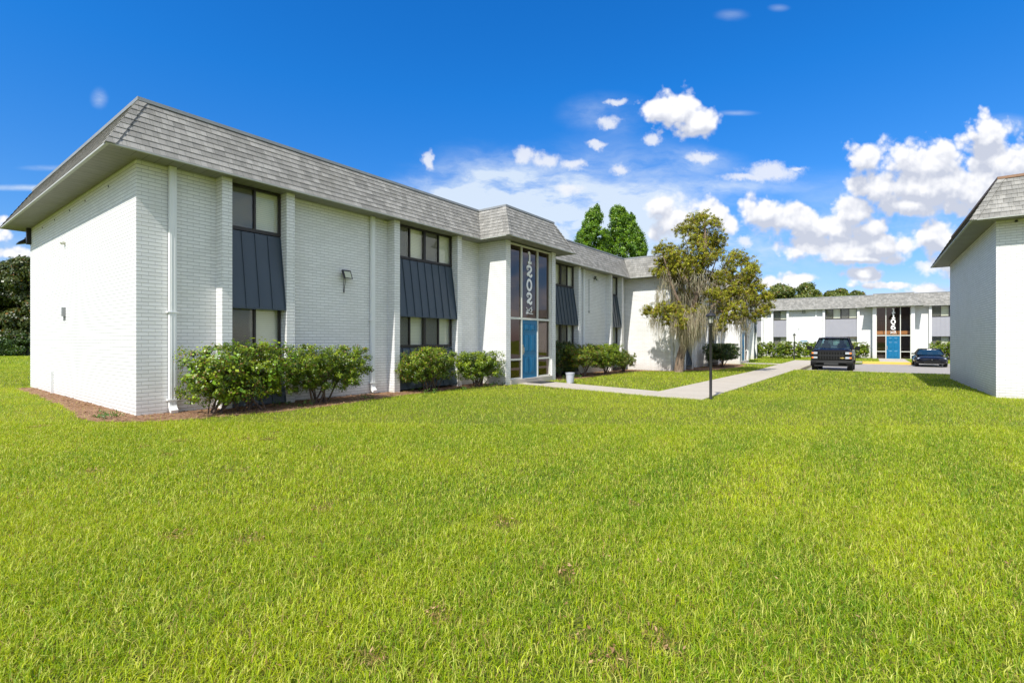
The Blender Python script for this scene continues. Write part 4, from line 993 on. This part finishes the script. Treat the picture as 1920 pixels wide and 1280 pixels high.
# ---------------------------------------------------------------- vehicles (local frame: x right, y back, z up; nose at y=0)
def sring(y, hw, z0, z1, e=3.2, n=28, topk=1.0, hwt=None):
    out = []; zc, h = (z0+z1)/2, (z1-z0)/2
    for k in range(n):
        a = 2*math.pi*k/n; c, s = math.cos(a), math.sin(a)
        X = math.copysign(abs(c)**(2/e), c); Zz = math.copysign(abs(s)**(2/e), s)
        w = hw if Zz < 0 or hwt is None else hw+(hwt-hw)*Zz
        out.append((w*X, y, zc+h*Zz))
    return out
def wheel(root, x, y, r, w, side):
    m = MB(); m.lathe([(r*.62, -w/2), (r*.93, -w/2), (r, -w/2+.03), (r, w/2-.03), (r*.93, w/2), (r*.62, w/2)], (x, y, r), 26, 'x', cap=False)
    o = m.build('wheel', M['tyre'], root, smooth=True, local=True)
    m = MB(); m.lathe([(0, side*(w/2-.05)), (r*.2, side*(w/2-.03)), (r*.22, side*(w/2-.06)), (r*.58, side*(w/2-.05)), (r*.63, side*(w/2-.01)), (r*.63, -side*w/2)], (x, y, r), 20, 'x', cap=False)
    for k in range(6):
        a = math.pi*k/3; m.tube([(x+side*(w/2-.025), y+.05*math.cos(a), r+.05*math.sin(a)), (x+side*(w/2-.03), y+r*.6*math.cos(a), r+r*.6*math.sin(a))], .022, 5)
    m.build('rim', M['rim'], o, local=True)
tz = LOT+.004
tk = thing('pickup_truck', (-1.78, 32.75, tz), 'black pickup truck parked nose towards the lawn', 'pickup truck')
m = MB()
m.loft([sring(.06, .90, .62, 1.20, 7), sring(.12, .97, .56, 1.25, 7), sring(.35, 1.01, .50, 1.29, 6, hwt=.97), sring(1.0, 1.02, .48, 1.33, 5, hwt=.95), sring(1.5, 1.02, .46, 1.34, 5, hwt=.94), sring(3.6, 1.02, .46, 1.34, 6), sring(5.7, 1.0, .5, 1.34, 6), sring(5.8, .97, .55, 1.30, 6)])
# power domes on the bonnet
for s in (-1, 1): m.loft([sring(y, .16*k_, 1.12, z, 3) if False else [(s*.48+p[0], p[1], p[2]) for p in sring(y, .20*k_, 1.10, z, 3)] for y, z, k_ in ((.2, 1.28, .8), (.5, 1.335, 1), (1.2, 1.37, 1), (1.45, 1.35, .9))])
for s in (-1, 1):      # wheel-arch flares
    for yw in (1.0, 4.7):
        m.tube([(s*.99, yw+.50*math.cos(t), .42+.50*math.sin(t)) for t in [math.pi*k/12 for k in range(13)]], .045, 6)
m.build('body', M['truckblack'], tk, smooth=True, local=True)
m = MB()               # cab: roof and pillars
m.loft([sring(2.0, .66, 1.84, 1.90, 3), sring(2.2, .72, 1.80, 1.925, 3.5), sring(3.4, .73, 1.80, 1.94, 3.5), sring(3.95, .70, 1.82, 1.91, 3)])
for s in (-1, 1):
    m.tube([(s*.92, 1.42, 1.24), (s*.80, 1.80, 1.60), (s*.70, 2.12, 1.87)], .045, 6); m.tube([(s*.93, 3.0, 1.24), (s*.74, 3.0, 1.86)], .05, 6); m.tube([(s*.92, 4.15, 1.24), (s*.70, 3.95, 1.87)], .07, 6)
m.build('cab', M['truckblack'], tk, smooth=True, local=True)
tgl = M['truckglass'] = glass_mat('truck_glass', (.40, .55, .60), (.6, .8, 1), .08)
m = MB(); m.poly([(-.90, 1.43, 1.32), (.90, 1.43, 1.32), (.69, 2.10, 1.86), (-.69, 2.10, 1.86)]); m.build('windshield', tgl, tk, local=True)
for s in (-1, 1):
    m = MB(); m.poly([(s*.91, 1.55, 1.26), (s*.92, 4.1, 1.26), (s*.70, 3.9, 1.85), (s*.70, 2.2, 1.85)]); m.build('side_window', tgl, tk, local=True)
m = MB(); m.poly([(-.88, 4.16, 1.26), (.88, 4.16, 1.26), (.68, 3.97, 1.86), (-.68, 3.97, 1.86)]); m.build('rear_window', tgl, tk, local=True)
m = MB()
for s in (-1, 1): m.loft([[(s*.40+p[0], p[1], p[2]) for p in sring(y, hw, z0, z1, 3)] for y, hw, z0, z1 in ((2.45, .22, 1.0, 1.55), (2.6, .25, 1.0, 1.60))]); m.loft([[(s*.40+p[0], p[1], p[2]) for p in sring(y, .12, 1.56, 1.76, 3)] for y in (2.5, 2.6)])
m.tube([(-.22, 1.95, 1.30), (-.6, 1.9, 1.36)], .02, 5); m.box(-.85, .85, 1.5, 1.9, 1.1, 1.27)
m.build('seat', M['grille'], tk, local=True)
m = MB(); m.box(-.64, .64, .02, .09, .70, 1.17); gl_ = m.build('grille', M['grille'], tk, bevel=.03, local=True)
m = MB()
for z in (.935,): m.box(-.62, .62, -.005, .018, z-.04, z+.04)
m.box(-.62, .62, .0, .018, 1.12, 1.16)
for k in range(9): x = -.52+.13*k; m.box(x-.020, x+.020, .004, .019, .72, .894); m.box(x-.020, x+.020, .004, .019, .976, 1.119)
m.build('grille_bar', M['grille2'], gl_, local=True)
m = MB(); s0 = .52; 
m.poly([(s0-.10, -.008, .79), (s0-.10, -.008, .83), (s0-.03, -.008, .83), (s0-.02, -.008, .845), (s0+.05, -.008, .845), (s0+.05, -.008, .83), (s0+.10, -.008, .83), (s0+.10, -.008, .79), (s0+.04, -.008, .79), (s0+.03, -.008, .775), (s0-.04, -.008, .775), (s0-.04, -.008, .79)])
m.build('emblem', M['gold'], gl_, local=True)
for s in (-1, 1):
    for z0_, z1_ in ((1.0, 1.12), (.76, .87)):
        m = MB(); m.hexa([(s*.66, .0, z0_), (s*.93, .05, z0_), (s*.93, .14, z0_), (s*.66, .1, z0_), (s*.66, .02, z1_), (s*.94, .07, z1_), (s*.94, .16, z1_), (s*.66, .1, z1_)])
        hl = m.build('headlight', M['lens'], tk, bevel=.01, local=True)
        m = MB(); m.hexa([(s*.85, .030, z0_+.015), (s*.945, .05, z0_+.015), (s*.945, .14, z0_+.015), (s*.85, .1, z0_+.015), (s*.85, .045, z1_-.015), (s*.95, .065, z1_-.015), (s*.95, .15, z1_-.015), (s*.85, .1, z1_-.015)]); m.build('turn_signal', M['amber'], hl, local=True)
m = MB(); m.loft([[(x, .02+abs(x)*.10-.06, .36), (x, .02+abs(x)*.10-.10, .44), (x, .02+abs(x)*.10-.10, .58), (x, .02+abs(x)*.10-.04, .68), (x, .3, .68), (x, .3, .36)] for x in (-1.0, -.92, -.6, -.2, .2, .6, .92, 1.0)])
bp_ = m.build('bumper', M['grille'], tk, smooth=True, local=True)
m = MB(); m.box(-.72, .72, -.115, -.06, .555, .59); m.box(-.80, .80, -.10, .0, .36, .40); m.box(-.34, .34, -.112, -.06, .43, .553)
m.build('bumper_trim', M['trim'], bp_, local=True)
for s in (-1, 1):
    m = MB(); m.loft([[(s*1.19+p[0], p[1], p[2]) for p in sring(y, .13, 1.20, 1.42, 4, 16)] for y in (1.60, 1.68, 1.74)]); m.tube([(s*.93, 1.7, 1.27), (s*1.10, 1.68, 1.28)], .035, 6); m.build('mirror', M['grille'], tk, smooth=True, local=True)
    for yw in (1.0, 4.7): wheel(tk, s*.86, yw, .40, .27, s)
m = MB(); m.box(-.6, .6, .5, 5.4, .40, .52); m.build('chassis', M['grille'], tk, local=True)
tk.scale = (1, 1, 1.06)
# coupe
cr = thing('coupe', (3.42, 43.9, tz), 'low black coupe parked by the far kerb beside the right building', 'car')
m = MB()
m.loft([sring(.03, .50, .30, .54, 3), sring(.12, .72, .22, .62, 3.2), sring(.35, .84, .19, .68, 3.4), sring(.8, .88, .18, .75, 3.6, hwt=.80), sring(1.4, .885, .17, .84, 3.6, hwt=.78), sring(2.4, .885, .17, .88, 3.6, hwt=.78), sring(3.6, .885, .18, .88, 3.6, hwt=.76), sring(4.2, .84, .22, .86, 3.4, hwt=.70), sring(4.42, .72, .3, .78, 3)])
for s in (-1, 1):
    for yw in (.92, 3.5): m.tube([(s*.855, yw+.36*math.cos(t), .32+.36*math.sin(t)) for t in [math.pi*k/12 for k in range(13)]], .035, 6)
m.build('body', M['carblack'], cr, smooth=True, local=True)
m = MB(); m.loft([sring(2.0, .50, 1.20, 1.255, 3), sring(2.2, .58, 1.17, 1.275, 3), sring(2.8, .57, 1.17, 1.27, 3), sring(3.1, .50, 1.16, 1.22, 3)])
for s in (-1, 1): m.tube([(s*.76, 1.32, .83), (s*.66, 1.7, 1.06), (s*.54, 2.06, 1.23)], .03, 6); m.tube([(s*.70, 3.9, .86), (s*.52, 3.0, 1.2)], .06, 6)
m.build('cabin', M['carblack'], cr, smooth=True, local=True)
m = MB(); rows = []
for y, z, w_ in ((1.26, .83, .76), (1.6, 1.03, .70), (1.95, 1.19, .60), (2.06, 1.235, .54)): rows.append([(w_*q, y+.10*q*q, z) for q in (-1, -.6, -.2, .2, .6, 1)])
for a, b in zip(rows, rows[1:]):
    for k in range(5): m.poly([a[k], a[k+1], b[k+1], b[k]])
m.build('windshield', M['carglass'], cr, smooth=True, local=True)
for s in (-1, 1):
    m = MB(); m.poly([(s*.775, 1.5, .86), (s*.74, 3.7, .87), (s*.56, 3.05, 1.20), (s*.57, 2.1, 1.22)]); m.build('side_window', M['carglass'], cr, local=True)
m = MB(); m.poly([(-.68, 4.0, .86), (.68, 4.0, .86), (.50, 3.1, 1.2), (-.50, 3.1, 1.2)]); m.build('rear_window', M['carglass'], cr, local=True)
for s in (-1, 1):
    m = MB(); m.hexa([(s*.40, .10, .52), (s*.74, .20, .53), (s*.74, .40, .53), (s*.40, .3, .52), (s*.44, .18, .60), (s*.76, .30, .635), (s*.76, .45, .635), (s*.44, .3, .60)]); m.build('headlight', M['lens'], cr, bevel=.012, local=True)
    m = MB(); m.loft([[(s*.93+p[0], p[1], p[2]) for p in sring(y, .09, .84, .94, 3, 14)] for y in (1.55, 1.62, 1.70)]); m.tube([(s*.76, 1.6, .85), (s*.87, 1.62, .88)], .025, 5); m.build('mirror', M['carblack'], cr, smooth=True, local=True)
    for yw in (.92, 3.5): wheel(cr, s*.76, yw, .31, .21, s)
m = MB(); m.box(-.46, .46, .02, .16, .26, .37); m.box(-.30, .30, .0, .12, .44, .475); m.build('air_intake', M['grille'], cr, bevel=.02, local=True)
m = MB(); m.box(-.62, .62, .045, .12, .215, .235); m.lathe([(0, 0), (.035, 0), (.035, .01), (0, .01)], (0, .015, .51), 10, 'y'); m.build('trim', M['chrome'], cr, local=True)

# ---------------------------------------------------------------- sky, clouds, sun
SUN = Vector((.108, -.855, 1.0)).normalized()
elev = math.asin(SUN.z); azim = math.atan2(SUN.x, SUN.y)
w = bpy.data.worlds.new('World'); sc.world = w; w.use_nodes = True; w.cycles.sampling_method = 'MANUAL'; w.cycles.sample_map_resolution = 512; nt = w.node_tree; nt.nodes.clear(); g = NT(nt)
out = g.n('ShaderNodeOutputWorld'); bg = g.n('ShaderNodeBackground'); g.l(bg.outputs[0], out.inputs[0])
sky = g.n('ShaderNodeTexSky'); sky.sky_type = 'NISHITA'; sky.sun_disc = False
sky.sun_elevation = elev; sky.sun_rotation = azim; sky.air_density = 1.0; sky.dust_density = .6; sky.ozone_density = 2.0
tc = g.n('ShaderNodeTexCoord'); D = tc.outputs['Generated']
def dot(v):
    x = g.n('ShaderNodeVectorMath', operation='DOT_PRODUCT'); g.l(D, x.inputs[0]); x.inputs[1].default_value = v; return x.outputs['Value']
# gnomonic map of the north-western sky (fixed world direction)
fw = dot((-SR, CR, 0)); rt = dot((CR, SR, 0)); up = dot((0, 0, 1))
front = g.sm(fw, .36, .48); fs = g.m('MAXIMUM', fw, .05)
A_ = g.m('DIVIDE', rt, fs); B_ = g.m('DIVIDE', up, fs)
cv = g.n('ShaderNodeCombineXYZ'); g.l(A_, cv.inputs[0]); g.l(B_, cv.inputs[1]); PV = cv.outputs[0]
CUM = [(1262,214,46,28),(1720,352,74,36),(1850,350,90,44),(1240,203,32,18),(1272,203,40,28),(1310,230,38,24),
       (1240,388,28,26),(1258,418,38,32),(1325,402,38,24),(1360,418,22,16),
       (1618,302,30,27),(1652,352,58,34),(1735,305,74,42),(1850,252,32,34),(1885,305,66,44),(1800,345,104,36),(1880,370,76,36),(1700,385,56,18),
       (1432,397,46,27),(1490,412,68,26),(1555,425,56,20),(1607,398,40,32),(1640,425,36,26),
       (1515,464,42,18),(1585,470,84,24),(1655,458,46,26),(1610,485,86,10),
       (1755,440,38,23),(1785,460,36,18),(1450,528,32,12),(1490,523,34,12),(1618,514,32,14),(1665,534,46,6),(1745,542,40,12),(1800,500,56,24),
       (20,474,46,10),(-80,430,80,26),(2080,330,120,60),(2100,460,150,50)]
SOFT = [(1140,230,24,11),(1118,271,19,7),(1448,322,54,15),(1398,332,46,9),(1495,314,17,5),(985,292,22,14),(1022,299,24,13),(1075,310,24,10),(1162,321,17,10),(1068,353,26,11),(804,299,8,17),
        (1224,260,20,11),(1315,293,28,11),(1158,190,24,7),(1395,453,16,8),(1740,502,26,9),(1520,523,20,8)]
CIR = [(860,372,110,44,1.0),(960,345,150,50,.8),(1060,345,150,40,.6),(1000,420,230,44,1.25),(1120,398,160,22,1.2),(1230,372,150,17,1.15),(1340,350,120,13,1.0),(1180,300,130,40,.25),(1140,470,230,60,.8),(1380,480,180,60,.45),(1130,215,60,26,.35),(1310,310,70,26,.5),
       (55,352,70,5,.9),(90,315,40,5,.5),(186,184,12,14,.55),(1370,28,26,9,.28),(1460,15,15,6,.25),(40,475,80,30,.8),(1700,400,260,60,.4),(1885,235,50,14,.5),(1380,212,34,5,.5)]
def blobdist(vec, lst):
    cur = None
    for e in lst:
        px, py, rx, ry = e[:4]; sx, sy = FOC/rx, FOC/ry
        if len(e) == 4 and e[3] > 11: sx /= 1.10; sy /= 1.12
        a = g.n('ShaderNodeVectorMath', operation='MULTIPLY_ADD'); g.l(vec, a.inputs[0]); a.inputs[1].default_value = (sx, sy, 0)
        a.inputs[2].default_value = (-(px-960)/FOC*sx, -(638-py)/FOC*sy, 0)
        L = g.n('ShaderNodeVectorMath', operation='LENGTH'); g.l(a.outputs[0], L.inputs[0]); v = L.outputs['Value']
        if cur is None: cur = v
        else: cur = g.m('SMOOTH_MIN', cur, v, .45)
    return cur
def shiftv(vec, o):
    a = g.n('ShaderNodeVectorMath', operation='ADD'); g.l(vec, a.inputs[0]); a.inputs[1].default_value = o; return a.outputs[0]
def warp(vec, amp, scale=15, det=6):
    nz = g.n('ShaderNodeTexNoise'); nz.inputs['Scale'].default_value = scale; nz.inputs['Detail'].default_value = det; nz.inputs['Roughness'].default_value = .62; g.l(vec, nz.inputs['Vector'])
    a = g.n('ShaderNodeVectorMath', operation='MULTIPLY_ADD'); g.l(nz.outputs['Color'], a.inputs[0]); a.inputs[1].default_value = (amp, amp*.85, 0)
    g.l(shiftv(vec, (-amp/2, -amp*.425, 0)), a.inputs[2]); return a.outputs[0]
def vor(vec, scale):
    x = g.n('ShaderNodeTexVoronoi', feature='SMOOTH_F1'); x.inputs['Scale'].default_value = scale; x.inputs['Smoothness'].default_value = .25; g.l(vec, x.inputs['Vector']); return x.outputs['Distance']
def billow(vec):
    wv = warp(vec, .012, 40, 3)
    a = g.m('MULTIPLY', vor(wv, 24), 1.0); b = g.m('MULTIPLY', vor(wv, 55), .45); c = g.m('MULTIPLY', vor(wv, 120), .2)
    return g.m('SUBTRACT', .75, g.m('ADD', a, g.m('ADD', b, c)))
PF = warp(PV, .030)
dist = blobdist(PF, CUM); bl0 = billow(PV); bl1 = billow(shiftv(PV, (-.004, .009, 0)))
fine = g.noise(PV, 60, 5, .65)
d0 = g.m('ADD', g.m('SUBTRACT', 1.34, dist), g.m('ADD', g.m('MULTIPLY', bl0, .95), g.m('MULTIPLY', g.m('SUBTRACT', fine, .5), .45)))
alpha = g.sm(d0, -.04, .55)
du = blobdist(shiftv(warp(PV, .012, 9, 2), (0, .034, 0)), CUM)      # how much cloud stands above this spot
under = g.m('MULTIPLY', g.sm(du, 1.2, .35), g.sm(dist, 0.05, .8))
emb = g.m('MULTIPLY', g.m('SUBTRACT', bl1, bl0), 1.1)
shade = g.m('ADD', g.m('MULTIPLY', under, 1.25), g.m('ADD', emb, g.m('MULTIPLY', g.m('SUBTRACT', g.noise(PV, 7, 3, .5), .45), .9)), clamp=True)
ccol = g.mix(shade, (1.04, 1.04, 1.04), (.62, .66, .76))
ds_ = blobdist(warp(PV, .046, 22, 7), SOFT); nf = g.noise(PV, 34, 7, .66)
sof = g.sm(g.m('ADD', g.m('SUBTRACT', 1.30, ds_), g.m('MULTIPLY', g.m('SUBTRACT', nf, .5), 1.6)), .0, .95)
# thin high cloud
st = g.n('ShaderNodeVectorMath', operation='MULTIPLY'); g.l(warp(PV, .10, 4, 4), st.inputs[0]); st.inputs[1].default_value = (.6, 1.5, 1)
cn = g.noise(st.outputs[0], 9, 9, .64)
cirr = None; cn2 = g.noise(st.outputs[0], 5, 5, .6)
for (px, py, rx, ry, s_) in CIR:
    v = blobdist(PV, [(px, py, rx, ry)]); v = g.m('MULTIPLY', g.sm(g.m('ADD', v, g.m('MULTIPLY', g.m('SUBTRACT', cn2, .5), 1.6)), 1.6, -.1), s_); cirr = v if cirr is None else g.m('ADD', cirr, v)
cal = g.m('MULTIPLY', cirr, g.m('ADD', .20, g.m('MULTIPLY', g.sm(cn, .32, .66), .90)), clamp=True)
# the half of the sky behind: unseen noise cloud, added as neutral fill light
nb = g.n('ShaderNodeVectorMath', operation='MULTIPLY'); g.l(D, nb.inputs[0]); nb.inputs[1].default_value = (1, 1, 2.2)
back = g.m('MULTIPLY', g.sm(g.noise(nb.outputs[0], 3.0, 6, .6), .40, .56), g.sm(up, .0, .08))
hs = g.n('ShaderNodeHueSaturation'); g.l(sky.outputs[0], hs.inputs['Color']); hs.inputs['Saturation'].default_value = SAT = 1.3; hs.inputs['Value'].default_value = 1.0
tint = g.ramp(up, [(.0, (.80, .66, .90)), (.18, (.50, .74, 1.02)), (.45, (.20, .84, 1.25)), (.8, (.12, .84, 1.3))])
skyc = g.mix(1.0, hs.outputs[0], tint, 'MULTIPLY')
EXPO = .97; WS = .088; CB = 1.0/(WS*2**EXPO)
cw = g.mix(1.0, ccol, (CB, CB, CB*1.02), 'MULTIPLY')
c1 = g.mix(g.m('MULTIPLY', g.m('MULTIPLY', cal, front), .85), skyc, (CB*.80, CB*.90, CB*1.0))
c15 = g.mix(g.m('MULTIPLY', g.m('MULTIPLY', sof, front), .78), c1, (CB*.96, CB*.97, CB*1.0))
c2 = g.mix(g.m('MULTIPLY', g.m('MULTIPLY', alpha, front), .98), c15, cw)
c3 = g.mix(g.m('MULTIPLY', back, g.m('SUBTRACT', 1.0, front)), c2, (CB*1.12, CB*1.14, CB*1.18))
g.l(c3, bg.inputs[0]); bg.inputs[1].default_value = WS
sl = bpy.data.lights.new('sun', 'SUN'); sl.energy = 3.0; sl.angle = math.radians(.53); sl.color = (1.0, .955, .88)
so = bpy.data.objects.new('sun', sl); COL.objects.link(so); so.rotation_euler = SUN.to_track_quat('Z', 'Y').to_euler()
# ---------------------------------------------------------------- camera
cam = bpy.data.cameras.new('camera'); co_ = bpy.data.objects.new('camera', cam); COL.objects.link(co_); sc.camera = co_
cam.sensor_width = 36; cam.lens = 36*FOC/1920; cam.clip_end = 3000; cam.shift_y = -2/1920
co_.location = (0, 0, HC); co_.rotation_euler = (math.radians(90), 0, math.atan2(SR, CR))
sc.view_settings.view_transform = 'Standard'; sc.view_settings.look = 'None'; sc.view_settings.gamma = 1; sc.view_settings.exposure = EXPO
sc.render.resolution_x = 1024; sc.render.resolution_y = 682
sc.cycles.max_bounces = 6; sc.cycles.diffuse_bounces = 3; sc.cycles.glossy_bounces = 3; sc.cycles.transmission_bounces = 4; sc.cycles.transparent_max_bounces = 16
